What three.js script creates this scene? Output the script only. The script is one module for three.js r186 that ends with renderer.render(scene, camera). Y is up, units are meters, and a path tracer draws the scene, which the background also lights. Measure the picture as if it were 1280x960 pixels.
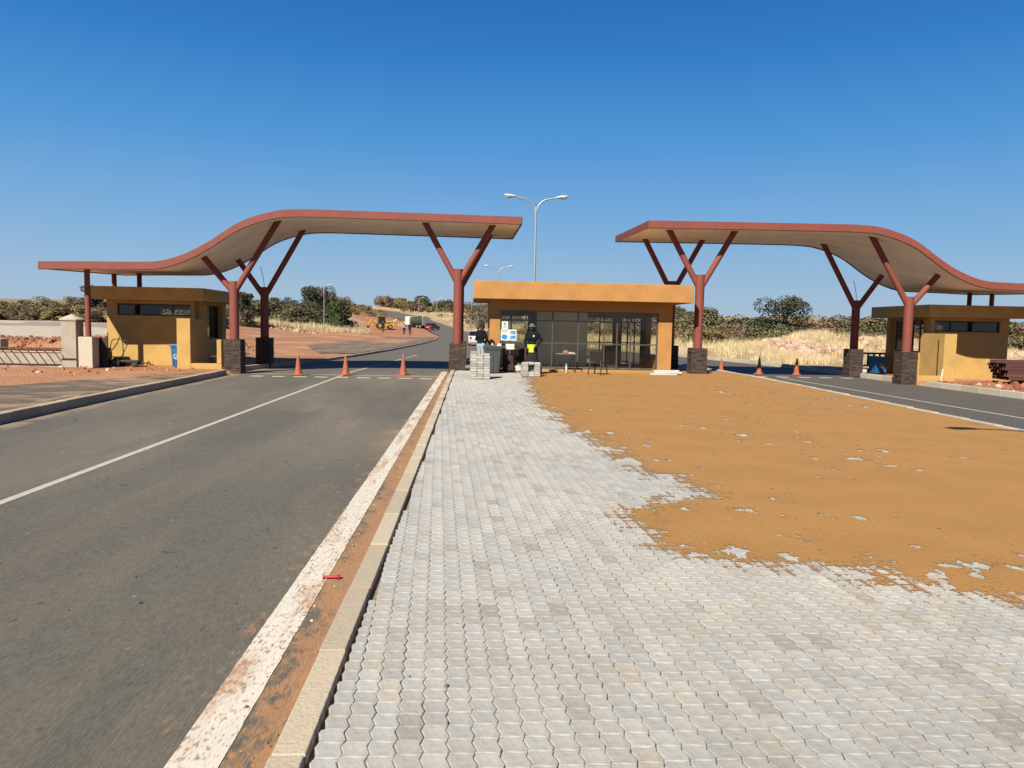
import * as THREE from 'three';
import { RoundedBoxGeometry } from 'three/addons/geometries/RoundedBoxGeometry.js';
import { MarchingCubes } from 'three/addons/objects/MarchingCubes.js';
import { mergeGeometries, mergeVertices } from 'three/addons/utils/BufferGeometryUtils.js';

// ---------------------------------------------------------------- camera, sky, sun, exposure
const scene = new THREE.Scene();
const renderer = new THREE.WebGLRenderer({ antialias: true });
renderer.toneMapping = THREE.LinearToneMapping;
renderer.toneMappingExposure = 1.95;
renderer.shadowMap.enabled = true;

const camera = new THREE.PerspectiveCamera(54.9, 4 / 3, 0.1, 3000);
camera.position.set(0, 1.92, 0);
camera.rotation.order = 'YXZ';
camera.rotation.set(-0.07672, -0.05329, 0.02);

const SUN = new THREE.Vector3(-0.59, 1, 1.087).normalize();
const sun = new THREE.DirectionalLight(new THREE.Color(1.0, 0.9, 0.75), 5.0);
sun.position.copy(SUN).multiplyScalar(120).add(new THREE.Vector3(2, 0, -25));
sun.target.position.set(2, 0, -25);
sun.castShadow = true;
Object.assign(sun.shadow.camera, { left: -60, right: 60, top: 60, bottom: -60, near: 1, far: 320 });
sun.shadow.mapSize.set(4096, 4096);
scene.add(sun, sun.target);

{
  const W = 512, H = 512, d = new Float32Array(W * H * 4);
  const s2l = (c) => { c /= 255; return c <= 0.04045 ? c / 12.92 : ((c + 0.055) / 1.055) ** 2.4; };
  const keys = [[-90, 120, 100, 84], [-3, 150, 140, 130], [0, 174, 193, 208], [3, 158, 189, 215], [7, 128, 176, 219], [13, 86, 153, 214], [19, 55, 127, 199], [26, 35, 100, 177], [45, 26, 74, 140], [90, 20, 54, 106]];
  for (let j = 0; j < H; j++) {
    const el = (j + 0.5) / H * 180 - 90;
    let k = 0; while (k < keys.length - 2 && el > keys[k + 1][0]) k++;
    const a = keys[k], b = keys[k + 1], t = Math.min(1, Math.max(0, (el - a[0]) / (b[0] - a[0])));
    const c = [1, 2, 3].map((i) => (s2l(a[i]) * (1 - t) + s2l(b[i]) * t) / 1.95);   // as exposed at 1.95
    for (let i = 0; i < W; i++) { const o = (j * W + i) * 4; d[o] = c[0]; d[o + 1] = c[1]; d[o + 2] = c[2]; d[o + 3] = 1; }
  }
  const t = new THREE.DataTexture(d, W, H, THREE.RGBAFormat, THREE.FloatType);
  t.mapping = THREE.EquirectangularReflectionMapping; t.magFilter = t.minFilter = THREE.LinearFilter; t.needsUpdate = true;
  scene.background = t; scene.environment = t;
}

// ---------------------------------------------------------------- helpers
function rng(seed) { let a = seed >>> 0; return () => { a = (a + 0x6D2B79F5) | 0; let t = Math.imul(a ^ (a >>> 15), 1 | a); t = (t + Math.imul(t ^ (t >>> 7), 61 | t)) ^ t; return ((t ^ (t >>> 14)) >>> 0) / 4294967296; }; }
const hash2 = (x, y, s) => { let h = Math.imul(x, 374761393) + Math.imul(y, 668265263) + Math.imul(s, 1442695041); h = Math.imul(h ^ (h >>> 13), 1274126177); return ((h ^ (h >>> 16)) >>> 0) / 4294967296; };
function vnoise(x, y, s = 0, p = 0) {
  const xi = Math.floor(x), yi = Math.floor(y), fx = x - xi, fy = y - yi, m = (v) => p ? ((v % p) + p) % p : v;
  const u = fx * fx * (3 - 2 * fx), v = fy * fy * (3 - 2 * fy);
  const a = hash2(m(xi), m(yi), s), b = hash2(m(xi + 1), m(yi), s), c = hash2(m(xi), m(yi + 1), s), d = hash2(m(xi + 1), m(yi + 1), s);
  return a + (b - a) * u + (c - a) * v + (a - b - c + d) * u * v;
}
function fbm(x, y, o = 4, s = 0, p = 0) { let r = 0, a = 0.5, f = 1, n = 0; for (let i = 0; i < o; i++) { r += a * vnoise(x * f, y * f, s + i * 17, p * f); n += a; a *= 0.5; f *= 2; } return r / n; }
const clamp = (v, a = 0, b = 1) => Math.min(b, Math.max(a, v));
const sstep = (a, b, v) => { const t = clamp((v - a) / (b - a)); return t * t * (3 - 2 * t); };
const lerp = (a, b, t) => a + (b - a) * t;
const toS = (l) => { l = clamp(l); return 255 * (l <= 0.0031308 ? l * 12.92 : 1.055 * l ** (1 / 2.4) - 0.055); };
function tex(w, h, fn, colour = true) {           // fn(u, v) gives linear r,g,b
  const d = new Uint8Array(w * h * 4);
  for (let j = 0; j < h; j++) for (let i = 0; i < w; i++) {
    const c = fn(i / w, j / h), o = (j * w + i) * 4;
    for (let k = 0; k < 3; k++) d[o + k] = colour ? toS(c[k]) : 255 * clamp(c[k]);
    d[o + 3] = 255;
  }
  const t = new THREE.DataTexture(d, w, h, THREE.RGBAFormat, THREE.UnsignedByteType);
  t.wrapS = t.wrapT = THREE.RepeatWrapping; t.magFilter = THREE.LinearFilter; t.minFilter = THREE.LinearMipmapLinearFilter; t.generateMipmaps = true;
  if (colour) t.colorSpace = THREE.SRGBColorSpace; t.needsUpdate = true; return t;
}
const mix3 = (a, b, t) => [lerp(a[0], b[0], t), lerp(a[1], b[1], t), lerp(a[2], b[2], t)];
const mul3 = (a, k) => [a[0] * k, a[1] * k, a[2] * k];
function withRepeat(t, sx, sy = sx) { const c = t.clone(); c.repeat.set(1 / sx, 1 / sy); c.needsUpdate = true; return c; }
const rgb = (r, g, b) => new THREE.Color().setRGB(r, g, b);
const ALB = 0.58;                                   // paint values below are read against a white card of 0.58
const std = (r, g, b, rough = 0.8, extra = {}) => new THREE.MeshStandardMaterial({ color: rgb(r * ALB, g * ALB, b * ALB), roughness: rough, side: THREE.DoubleSide, ...extra });

// uv in metres, by the way each face points
function uvm(g) {
  if (g.index) g = g.toNonIndexed();
  const p = g.attributes.position, uv = new Float32Array(p.count * 2), a = new THREE.Vector3(), b = new THREE.Vector3(), c = new THREE.Vector3();
  for (let i = 0; i < p.count; i += 3) {
    a.fromBufferAttribute(p, i); b.fromBufferAttribute(p, i + 1).sub(a); c.fromBufferAttribute(p, i + 2).sub(a); b.cross(c);
    const x = Math.abs(b.x), y = Math.abs(b.y), z = Math.abs(b.z);
    for (let k = 0; k < 3; k++) {
      a.fromBufferAttribute(p, i + k);
      const q = y >= x && y >= z ? [a.x, a.z] : x >= z ? [a.z, a.y] : [a.x, a.y];
      uv[(i + k) * 2] = q[0]; uv[(i + k) * 2 + 1] = q[1];
    }
  }
  g.setAttribute('uv', new THREE.BufferAttribute(uv, 2)); return g;
}
const bx = (x0, x1, y0, y1, z0, z1) => { const g = new THREE.BoxGeometry(Math.abs(x1 - x0), Math.abs(y1 - y0), Math.abs(z1 - z0)); g.translate((x0 + x1) / 2, (y0 + y1) / 2, (z0 + z1) / 2); return uvm(g); };
const rbx = (x0, x1, y0, y1, z0, z1, r = 0.012, seg = 1) => { const g = new RoundedBoxGeometry(Math.abs(x1 - x0), Math.abs(y1 - y0), Math.abs(z1 - z0), seg, r); g.translate((x0 + x1) / 2, (y0 + y1) / 2, (z0 + z1) / 2); return uvm(g); };
const V = (x, y, z) => new THREE.Vector3(x, y, z);
function cyl(a, b, r0, r1 = r0, n = 14, open = false) {
  const d = b.clone().sub(a), g = new THREE.CylinderGeometry(r1, r0, d.length(), n, 1, open);
  g.applyQuaternion(new THREE.Quaternion().setFromUnitVectors(V(0, 1, 0), d.clone().normalize())); g.translate((a.x + b.x) / 2, (a.y + b.y) / 2, (a.z + b.z) / 2); return g;
}
const tube = (pts, r, n = 24, k = 8) => new THREE.TubeGeometry(new THREE.CatmullRomCurve3(pts.map((p) => V(...p))), n, r, k);
function flat(list) { return mergeGeometries(list.map((g) => { g = g.index ? g.toNonIndexed() : g; for (const k of Object.keys(g.attributes)) if (!['position', 'normal', 'uv', 'color'].includes(k)) g.deleteAttribute(k); return g; })); }
function paint(g, r, gg, b) { const n = g.attributes.position.count, c = new Float32Array(n * 3); for (let i = 0; i < n; i++) { c[i * 3] = r; c[i * 3 + 1] = gg; c[i * 3 + 2] = b; } g.setAttribute('color', new THREE.BufferAttribute(c, 3)); return g; }
function mesh(parent, name, g, m, label) { const o = new THREE.Mesh(g, m); o.name = name; o.castShadow = o.receiveShadow = true; if (label) o.userData.label = label; parent.add(o); return o; }
const taken = {};
function uniq(n) { taken[n] = (taken[n] ?? -1) + 1; return taken[n] ? n + '_' + String(taken[n]).padStart(3, '0') : n; }
function thing(name, label, category, group, pos = [0, 0, 0], turn = 0) {
  const o = new THREE.Group(); o.name = uniq(name); o.position.set(...pos); o.rotation.y = turn;
  o.userData = { label, category }; if (group) o.userData.group = group; scene.add(o); return o;
}
function one(name, g, m, label, category, group) { const o = mesh(scene, uniq(name), g, m); o.userData = { label, category }; if (group) o.userData.group = group; return o; }
function struct(name, g, m, label, category, kind = 'structure') { const o = g ? mesh(scene, uniq(name), g, m) : new THREE.Group(); if (!g) { o.name = uniq(name); scene.add(o); } o.userData = { kind, label, category }; return o; }
function again(src, label, pos, turn = 0) { const o = src.clone(); o.name = uniq(src.name.replace(/_\d{3}$/, '')); o.userData = { ...src.userData, label }; o.position.set(...pos); o.rotation.y = turn; scene.add(o); return o; }

// ---------------------------------------------------------------- textures and materials
const T = {};
T.blotch = tex(512, 512, (u, v) => { const n = fbm(u * 8, v * 8, 5, 3, 8), m = fbm(u * 64, v * 64, 3, 9, 64); const k = 0.78 + 0.3 * n + 0.1 * (m - 0.5); return [k, k, k]; });
T.grain = tex(512, 512, (u, v) => { const n = fbm(u * 16, v * 16, 4, 5, 16), m = vnoise(u * 256, v * 256, 8, 256), s = vnoise(u * 128, v * 128, 11, 128); let k = 0.82 + 0.16 * n + 0.16 * (m - 0.5); if (s > 0.93) k *= 0.75; if (s < 0.05) k *= 1.12; return [k, k * 0.995, k * 0.98]; });
T.bump = tex(512, 512, (u, v) => { const n = fbm(u * 32, v * 32, 4, 21, 32); return [n, n, n]; }, false);
T.asphalt = tex(1024, 1024, (u, v) => {
  const d = fbm(u * 6, v * 6, 5, 31, 6), g = vnoise(u * 512, v * 512, 33, 512), h = vnoise(u * 256, v * 256, 34, 256), st = fbm(u * 14, v * 3, 4, 35, 0);
  let c = mul3([0.115, 0.105, 0.088], 0.72 + 0.35 * g + 0.25 * h);
  return mix3(c, [0.25, 0.17, 0.1], clamp((d - 0.5) * 1.6) * 0.4);
});
T.plaster = tex(512, 512, (u, v) => { const n = fbm(u * 5, v * 5, 5, 41, 5), m = fbm(u * 40, v * 40, 3, 43, 40); const k = 0.74 + 0.36 * n + 0.16 * (m - 0.5); return [k, k * lerp(1.02, 0.98, n), k * lerp(1.1, 0.9, n)]; });
const plasterMap = withRepeat(T.plaster, 2.2), blotch2 = withRepeat(T.blotch, 2), grain05 = withRepeat(T.grain, 0.6), bump1 = withRepeat(T.bump, 0.5);
const M = {};
M.ochre = std(0.66, 0.42, 0.13, 0.9, { map: plasterMap, bumpMap: bump1, bumpScale: 0.004 });
M.orangePlaster = std(0.58, 0.295, 0.085, 0.9, { map: plasterMap, bumpMap: bump1, bumpScale: 0.004 });
M.terracotta = std(0.285, 0.068, 0.047, 0.75, { map: blotch2 });
M.soffit = std(1.45, 1.4, 1.3, 0.9, { map: withRepeat(T.blotch, 5) });
M.concrete = std(0.68, 0.58, 0.43, 0.92, { map: grain05, bumpMap: bump1, bumpScale: 0.004 });
M.whiteConcrete = std(0.72, 0.66, 0.54, 0.92, { map: grain05 });
M.greyPlaster = std(0.5, 0.44, 0.36, 0.92, { map: blotch2 });
M.frame = std(0.05, 0.042, 0.034, 0.45, { metalness: 0.3 });
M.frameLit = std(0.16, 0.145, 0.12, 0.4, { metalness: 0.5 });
M.glass = new THREE.MeshPhysicalMaterial({ color: rgb(0.72, 0.74, 0.68), roughness: 0.03, transmission: 1, thickness: 0, ior: 1.5, side: THREE.DoubleSide });
M.darkSteel = std(0.045, 0.03, 0.026, 0.6, { metalness: 0.2 });
M.rustSteel = std(0.16, 0.06, 0.04, 0.75, { map: blotch2 });
M.galv = std(0.55, 0.57, 0.58, 0.45, { metalness: 0.55 });
M.lampWhite = std(0.75, 0.76, 0.74, 0.4);
M.rubber = std(0.025, 0.025, 0.026, 0.8);
M.black = std(0.018, 0.017, 0.018, 0.55);
M.white = std(0.78, 0.77, 0.74, 0.6);
M.bluePlastic = std(0.015, 0.16, 0.42, 0.45);
M.greyPlastic = std(0.075, 0.085, 0.095, 0.5);
M.roomWall = std(1.3, 1.26, 1.12, 0.9, { map: blotch2 });
M.roomFloor = std(0.5, 0.46, 0.4, 0.6, { map: blotch2 });

// ---------------------------------------------------------------- terrain
const hillKeys = [[-130, 0], [-145, 0.12], [-170, 0.86], [-200, 2.1], [-230, 3.75], [-260, 5.3], [-290, 6.95], [-315, 8.0], [-345, 8.95], [-420, 9.7], [-900, 10.5]];
function keyed(keys, z) { if (z >= keys[0][0]) return keys[0][1]; for (let i = 1; i < keys.length; i++) if (z >= keys[i][0]) { const a = keys[i - 1], b = keys[i]; return lerp(a[1], b[1], (z - a[0]) / (b[0] - a[0])); } return keys[keys.length - 1][1]; }
// polylines x(z): the kerb lines of the two carriageways
const LK = [[8, -8.4], [-13, -8.45], [-18.6, -8.68], [-27.2, -8.85], [-30, -8.9], [-32.3, -8.5], [-35.2, -7.86], [-38.6, -7.48], [-45, -6.83], [-56, -6.09], [-77, -5.15], [-100, -5.0], [-139, -6.3], [-175, -11], [-200, -15.5], [-225, -21.5], [-255, -31], [-280, -39.5], [-310, -51], [-335, -62], [-380, -90]];
const RR = [[8, -0.82], [-31, -0.82], [-40, -0.6], [-56, 0.5], [-77, 2], [-100, 3], [-139, 2.5], [-175, -3], [-200, -7.4], [-230, -13.5], [-260, -21], [-290, -29.5], [-320, -38.5], [-345, -46.5], [-380, -62]];
const EL = [[8, 10.5], [-36, 10.5], [-45, 9.2], [-60, 6], [-77, 3.2], [-90, 2.6]];
const ER = [[8, 17.1], [-33, 17.05], [-40, 17.0], [-44.5, 16.6], [-50, 15.6], [-57, 14.6], [-66, 12.6], [-80, 9], [-92, 6], [-104, 3.4]];
const isl = (z) => lerp(0.12, 0.27, sstep(-8, -27, z));
function T0(x, z) {
  let h = keyed(hillKeys, z);
  h += 1.3 * sstep(-50, -105, z) * sstep(-24, -42, x);
  h += 1.45 * Math.exp(-(((x - 24.6) / 4.4) ** 2) - (((z + 52) / 5.5) ** 2)) + 1.0 * Math.exp(-(((x - 32.5) / 6) ** 2) - (((z + 50) / 5) ** 2)) + 0.2 * Math.exp(-(((x - 18.6) / 3.2) ** 2) - (((z + 51) / 5) ** 2));
  const mnd = sstep(-33.6, -35.2, z) * sstep(-45, -43, z) * sstep(-10.5, -14.5, x);
  h += mnd * (0.62 + 0.35 * (fbm(x * 0.9, z * 0.9, 3, 70) - 0.4));
  h += 0.55 * Math.exp(-(((x + 17) / 5) ** 2) - (((z + 100) / 9) ** 2)) * sstep(-9, -12, x);
  if (z < -45) h += (fbm(x * 0.12, z * 0.12, 3, 71) - 0.5) * 0.5 * sstep(-45, -80, z) * (x < keyed(LK, z) - 2 || x > Math.max(keyed(ER, z), keyed(RR, z)) + 2 ? 1 : 0);
  return h;
}
function groundY(x, z) {
  const l = keyed(LK, z), r = Math.max(keyed(RR, z), z > -104 ? keyed(ER, z) : -999);
  if (x > l - 0.12 && x < r + 0.12) return keyed(hillKeys, z) - 0.1 - 0.25 * sstep(-100, -200, z);
  const edge = Math.min(x < l ? l - x : x - r, 3);
  let h = T0(x, z);
  if (z > -120) h += 0.13 + (fbm(x * 1.3, z * 1.3, 3, 72) - 0.5) * 0.09 * sstep(0.3, 2, edge);
  return h;
}
const COL = { red: [0.46, 0.19, 0.08], red2: [0.64, 0.35, 0.185], tan: [0.5, 0.38, 0.2], straw: [0.56, 0.46, 0.27], orange: [0.5, 0.25, 0.075], scrub: [0.3, 0.23, 0.14] };
{
  const xs = [], zs = [];
  for (let x = -24; x <= 36; x += 0.3) xs.push(x);
  for (let x = -24, s = 0.5; x > -900; s *= 1.09) { x -= s; xs.unshift(x); }
  for (let x = 36, s = 0.5; x < 900; s *= 1.09) { x += s; xs.push(x); }
  for (let z = 12; z > -62; z -= 0.4) zs.push(z);
  for (let z = -62, s = 0.6; z > -1400; s = Math.min(s * 1.02, z > -420 ? 5 : 60)) { z -= s; zs.push(z); }
  const nx = xs.length, nz = zs.length, pos = new Float32Array(nx * nz * 3), col = new Float32Array(nx * nz * 3), uv = new Float32Array(nx * nz * 2), idx = [];
  for (let j = 0; j < nz; j++) for (let i = 0; i < nx; i++) {
    const x = xs[i], z = zs[j], k = j * nx + i, n = fbm(x * 0.35, z * 0.35, 4, 80), n2 = fbm(x * 0.05, z * 0.05, 3, 81);
    pos.set([x, groundY(x, z), z], k * 3); uv.set([x, z], k * 2);
    const l = keyed(LK, z), r = Math.max(keyed(RR, z), z > -104 ? keyed(ER, z) : -999);
    let c = mix3(COL.red, COL.red2, clamp((n - 0.3) * 2.2));
    if (x > l && x < r) c = mix3(COL.orange, COL.red2, 0.3 * n);
    const straw = mix3(COL.straw, COL.tan, clamp((n - 0.25) * 2));
    if (x >= r) { let w = sstep(-36, -42, z); if (z < -110) w = 1; c = mix3(c, straw, w * (0.55 + 0.45 * sstep(0.35, 0.55, n))); }
    if (x <= l) { const w = sstep(-170, -195, z) * sstep(11, 20, l - x); c = mix3(c, straw, w * sstep(0.3, 0.5, n)); if (z < -140 && l - x < 13) c = mix3(c, [0.5, 0.2, 0.08], 0.7); const w2 = sstep(-122, -135, z) * sstep(12, 20, l - x); c = mix3(c, COL.tan, w2 * 0.6); if (z < -95 && x < -38) c = mix3(c, COL.scrub, 0.7); }
    if (z < -60) c = mix3(c, COL.scrub, 0.25 * sstep(0.5, 0.7, n2));
    col.set(c, k * 3);
    if (i && j) idx.push(k - nx - 1, k - 1, k - nx, k - nx, k - 1, k);
  }
  const g = new THREE.BufferGeometry(); g.setAttribute('position', new THREE.BufferAttribute(pos, 3)); g.setAttribute('color', new THREE.BufferAttribute(col, 3)); g.setAttribute('uv', new THREE.BufferAttribute(uv, 2)); g.setIndex(idx); g.computeVertexNormals();
  struct('ground', g, std(1.1, 1.1, 1.1, 0.95, { vertexColors: true, map: withRepeat(T.grain, 3.1), bumpMap: withRepeat(T.bump, 1.7), bumpScale: 0.05 }), 'reddish sandy ground with rising grassy slope far behind', 'ground');
}

// ribbons between two polylines x(z), laid on the terrain
function ribbon(zs, xl, xr, y, nx = 6, uvf = (x, z) => [x, z]) {
  const pos = [], uv = [], idx = [];
  zs.forEach((z, j) => { for (let i = 0; i <= nx; i++) { const x = lerp(xl(z), xr(z), i / nx); pos.push(x, y(x, z), z); uv.push(...uvf(x, z)); if (i && j) { const k = j * (nx + 1) + i; idx.push(k - nx - 2, k - nx - 1, k - 1, k - nx - 1, k, k - 1); } } });
  const g = new THREE.BufferGeometry(); g.setAttribute('position', new THREE.Float32BufferAttribute(pos, 3)); g.setAttribute('uv', new THREE.Float32BufferAttribute(uv, 2)); g.setIndex(idx); g.computeVertexNormals(); return g;
}
const zr = (a, b, s) => { const r = []; for (let z = a; z > b; z -= s) r.push(z); r.push(b); return r; };
function sheet(pts, y, m, name, label, cat) {       // polygon [x, z] at height y (number or function)
  const sh = new THREE.Shape(pts.map(([x, z]) => new THREE.Vector2(x, -z))), g = new THREE.ShapeGeometry(sh); g.rotateX(-Math.PI / 2);
  const p = g.attributes.position; for (let i = 0; i < p.count; i++) p.setY(i, typeof y === 'function' ? y(p.getX(i), p.getZ(i)) : y);
  g.computeVertexNormals(); return struct(name, uvm(g), m, label, cat);
}

// carriageway near the camera: asphalt with sand blown over it, thickest by the median kerb
{
  const X0 = -9.05, X1 = -0.78, Z0 = 6, Z1 = -31;
  const t = tex(1280, 1700, (u, v) => {
    const x = lerp(X0, X1, u), z = lerp(Z0, Z1, v);
    const g = hash2(Math.floor(u * 1280), Math.floor(v * 1700), 1), h = vnoise(x * 60, z * 60, 2), coarse = fbm(x * 0.5, z * 0.16, 4, 3), streak = fbm(x * 2.2, z * 0.35, 4, 4), fine = fbm(x * 5, z * 3.2, 4, 5), grit = fbm(x * 22, z * 15, 3, 6);
    let c = mul3([0.155, 0.146, 0.113], 0.7 + 0.34 * g + 0.22 * h + 0.4 * (coarse - 0.5) + 0.25 * (grit - 0.5) + 0.22 * (fbm(x * 1.1, z * 0.22, 3, 7) - 0.5));
    const sand = mul3([0.5, 0.27, 0.13], 0.8 + 0.25 * g + 0.2 * (fine - 0.5));
    const pale = mul3([0.34, 0.26, 0.18], 0.8 + 0.4 * g);
    const sandK = mul3([0.5, 0.36, 0.22], 0.75 + 0.4 * g);
    let a = clamp((coarse - 0.44) * 1.8) * 0.42 + clamp((streak - 0.52) * 3) * 0.34 * clamp(0.3 + coarse) + (fine > 0.68 ? (fine - 0.68) * 1.5 : 0) * clamp(coarse * 1.6 - 0.5);
    { const e = x - keyed(LK, z); if (e < 0.5) { c = mix3(c, sandK, clamp((0.5 - e) * 2.2 + (fine - 0.5) * 1.6 + (grit - 0.5)) * 0.8); } }
    c = mix3(c, pale, clamp(a));
    const speck = vnoise(x * 9, z * 7, 12); if (speck > 0.955 && fine > 0.5) c = mix3(c, [0.03, 0.028, 0.025], 0.55); if (speck < 0.02) c = mix3(c, [0.5, 0.42, 0.32], 0.5);
    // blown sand: the strip between line and kerb, and patches on the lane side of the line
    const near = x > -1.1 ? 0.5 + (x + 1.1) * 1.9 : -0.5 + 0.82 * Math.exp((x + 1.28) * 1.6);
    const cover = clamp((near + (fine - 0.5) * 0.7 + (grit - 0.5) * 0.9 + (coarse - 0.5) * 0.5 + (g - 0.5) * 0.3 - 0.34) * 2.6);
    return mix3(c, sand, cover * (x > -1.1 ? 0.9 : 0.75));
  });
  t.wrapS = t.wrapT = THREE.ClampToEdgeWrapping;
  const m = std(1, 1, 1, 0.86, { map: t, bumpMap: withRepeat(T.bump, 0.02, 0.05), bumpScale: 0.003 });
  const uvf = (x, z) => [(x - X0) / (X1 - X0), (z - Z0) / (Z1 - Z0)];
  struct('road', ribbon(zr(Z0, Z1, 1), (z) => keyed(LK, z) - 0.02, () => X1, () => 0, 8, uvf), m, 'grey asphalt road dusted with sand leading through the gate', 'road');
  const far = std(1.25, 1.22, 1.2, 0.9, { map: withRepeat(T.asphalt, 7, 11) });
  struct('road', ribbon(zr(-31, -380, 3), (z) => keyed(LK, z) - 0.02, (z) => keyed(RR, z), (x, z) => keyed(hillKeys, z) + 0.0, 6), far, 'asphalt road beyond the gate bending up the far hill', 'road');
  struct('road', ribbon(zr(6, -104, 2), (z) => (z > -90 ? keyed(EL, z) : 2.6) - 0.05, (z) => keyed(ER, z) + 0.05, (x, z) => 0.004, 6), std(1.0, 1.0, 0.98, 0.86, { map: withRepeat(T.asphalt, 6, 9) }), 'darker asphalt road running right of the sandy median', 'road');
}
// footways and paved lots
T.apron = tex(1024, 1024, (u, v) => { const a = fbm(u * 5, v * 12, 5, 131, 0), b = fbm(u * 22, v * 40, 4, 132, 0), g = vnoise(u * 400, v * 400, 133, 400); let c = mul3([0.13, 0.108, 0.082], 0.6 + 0.5 * g + 0.5 * b); c = mix3(c, [0.42, 0.3, 0.2], clamp((a + (b - 0.5) * 0.8 - 0.5) * 4) * 0.75); return c; });
const apronMat = std(1.15, 1.1, 1.0, 0.92, { map: withRepeat(T.apron, 9, 9), bumpMap: bump1, bumpScale: 0.012 });
struct('pavement', ribbon(zr(8, -25.2, 0.4), (z) => keyed([[8, -40], [-8, -22], [-14, -14.6], [-19, -12.2], [-21.4, -11.25], [-23.2, -10.4], [-25.2, -9.35]], z) + 0.5 * (fbm(z * 0.7, 3, 3, 90) - 0.5), (z) => keyed(LK, z) - 0.2, () => 0.172, 10), apronMat, 'dark rough asphalt footway beside the road kerb', 'pavement');
struct('pavement', ribbon(zr(-45, -118, 2), (z) => keyed([[-45, -9.2], [-52, -11.2], [-60, -13.4], [-80, -13], [-102, -11.2], [-118, -7.4]], z), (z) => keyed(LK, z) - 0.24, (x, z) => 0.16 + 0.55 * Math.exp(-(((x + 17) / 5) ** 2) - (((z + 100) / 9) ** 2)) * sstep(-9, -12, x), 8), apronMat, 'dark asphalt footway along the far left kerb', 'pavement');
struct('parking_lot', ribbon(zr(-50, -100, 2), () => -140, (z) => keyed([[-50, -17], [-70, -24], [-100, -33]], z), (x, z) => T0(x, z) + 0.22, 24), std(0.66, 0.58, 0.44, 0.92, { map: withRepeat(T.blotch, 3, 9) }), 'pale grey paved lot behind the left hut', 'paved lot');

struct('pavement', ribbon(zr(-84, -97, 1.5), () => -140, (z) => keyed([[-84, -30], [-97, -34]], z), (x, z) => T0(x, z) + 0.24, 24), std(0.42, 0.35, 0.28, 0.92, { map: withRepeat(T.blotch, 3, 4) }), 'darker strip across the back of the pale paved lot', 'pavement');

// painted markings
const paintTex = tex(128, 2048, (u, v) => {
  const x = u * 0.26, z = v * 38, n = fbm(x * 70, z * 42, 4, 50), n2 = fbm(x * 9, z * 1.6, 4, 51), g = fbm(x * 160, z * 60, 2, 52);
  const w = mul3([0.92, 0.86, 0.73], 0.86 + 0.24 * n2);
  let c = mix3(w, [0.13, 0.12, 0.1], clamp((n + (n2 - 0.5) * 0.4 - 0.625) * 12) * 0.75); if (g > 0.74) c = mix3(c, [0.2, 0.17, 0.13], 0.6);
  return mix3(c, [0.54, 0.31, 0.16], clamp((n2 - 0.47) * 3.4) * 0.75 * (0.5 + n));
});
const paintMat = std(1, 1, 1, 0.8, { map: paintTex });
const thinPaint = std(0.66, 0.62, 0.53, 0.85, { map: withRepeat(T.blotch, 0.7) });
const wob = (z, s) => (fbm(z * 14, s, 4, 60 + s) - 0.5) * 0.012;
struct('road_marking', ribbon(zr(6, -31, 0.05), (z) => -1.3 + wob(z, 1), (z) => -1.07 + wob(z, 2), () => 0.004, 1, (x, z) => [(x + 1.31) / 0.26, (6 - z) / 38]), paintMat, 'wide worn white line beside the median kerb', 'road marking');
struct('road_marking', ribbon(zr(6, -48, 0.5), (z) => -4.92 + (z < -30 ? (z + 30) * -0.07 : 0), (z) => -4.81 + (z < -30 ? (z + 30) * -0.07 : 0), () => 0.004, 1), thinPaint, 'thin white lane line down the middle of the left road', 'road marking');
struct('road_marking', ribbon(zr(6, -30.5, 1), () => 13.0, () => 13.11, () => 0.008, 1), thinPaint, 'thin white lane line on the right road', 'road marking');
struct('road_marking', bx(-8.2, -1.35, 0.002, 0.005, -28.05, -27.95), thinPaint, 'thin white stop line beside the traffic cones', 'road marking');
{
  const mk = struct('road_marking', null, null, 'row of short white dashes across the road before the gate', 'road marking');
  for (let i = 0; i < 9; i++) mesh(mk, 'dash', bx(-7.9 + i * 0.75, -7.45 + i * 0.75, 0.002, 0.0052, -26.9, -26.55), thinPaint);
  const mk2 = struct('road_marking', null, null, 'short white dashes on the right road by the cones', 'road marking');
  for (let i = 0; i < 6; i++) mesh(mk2, 'dash', bx(11.2 + i * 0.95, 11.7 + i * 0.95, 0.006, 0.0092, -31.4, -31), thinPaint);
}

// kerbs, stone by stone
function kerb(label, line, w, y0, yTop, z0, z1, m, skip = [], len = 1.0, seed = 1) {
  const r = rng(seed), g = struct('kerb', null, null, label, 'kerb');
  const mats = [0.9, 1, 1.08].map((k) => { const c = m.clone(); c.color.multiplyScalar(k); return c; });
  for (let z = z0; z > z1; z -= len) {
    if (skip.some(([a, b]) => z - len / 2 < a && z - len / 2 > b)) continue;
    const xa = keyed(line, z), xb = keyed(line, z - len), L = Math.hypot(xb - xa, len) - 0.012, h = yTop(z - len / 2) - y0;
    const q = rbx(-w / 2, w / 2, 0, h, -L / 2, L / 2, 0.008);
    q.translate((r() - 0.5) * 0.01, (r() - 0.5) * 0.008, 0);
    const o = mesh(g, 'kerbstone', q, mats[Math.floor(r() * 3)]);
    o.position.set((xa + xb) / 2, y0, z - len / 2); o.rotation.y = Math.atan2(xa - xb, len) * 1 + (r() - 0.5) * 0.008;
  }
  return g;
}
kerb('pale concrete kerb between the sand strip and the paving', [[8, -0.75], [-31, -0.75]], 0.145, -0.12, (z) => isl(z) + 0.003, 3, -27.4, M.concrete, [], 1.0, 3);
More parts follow.
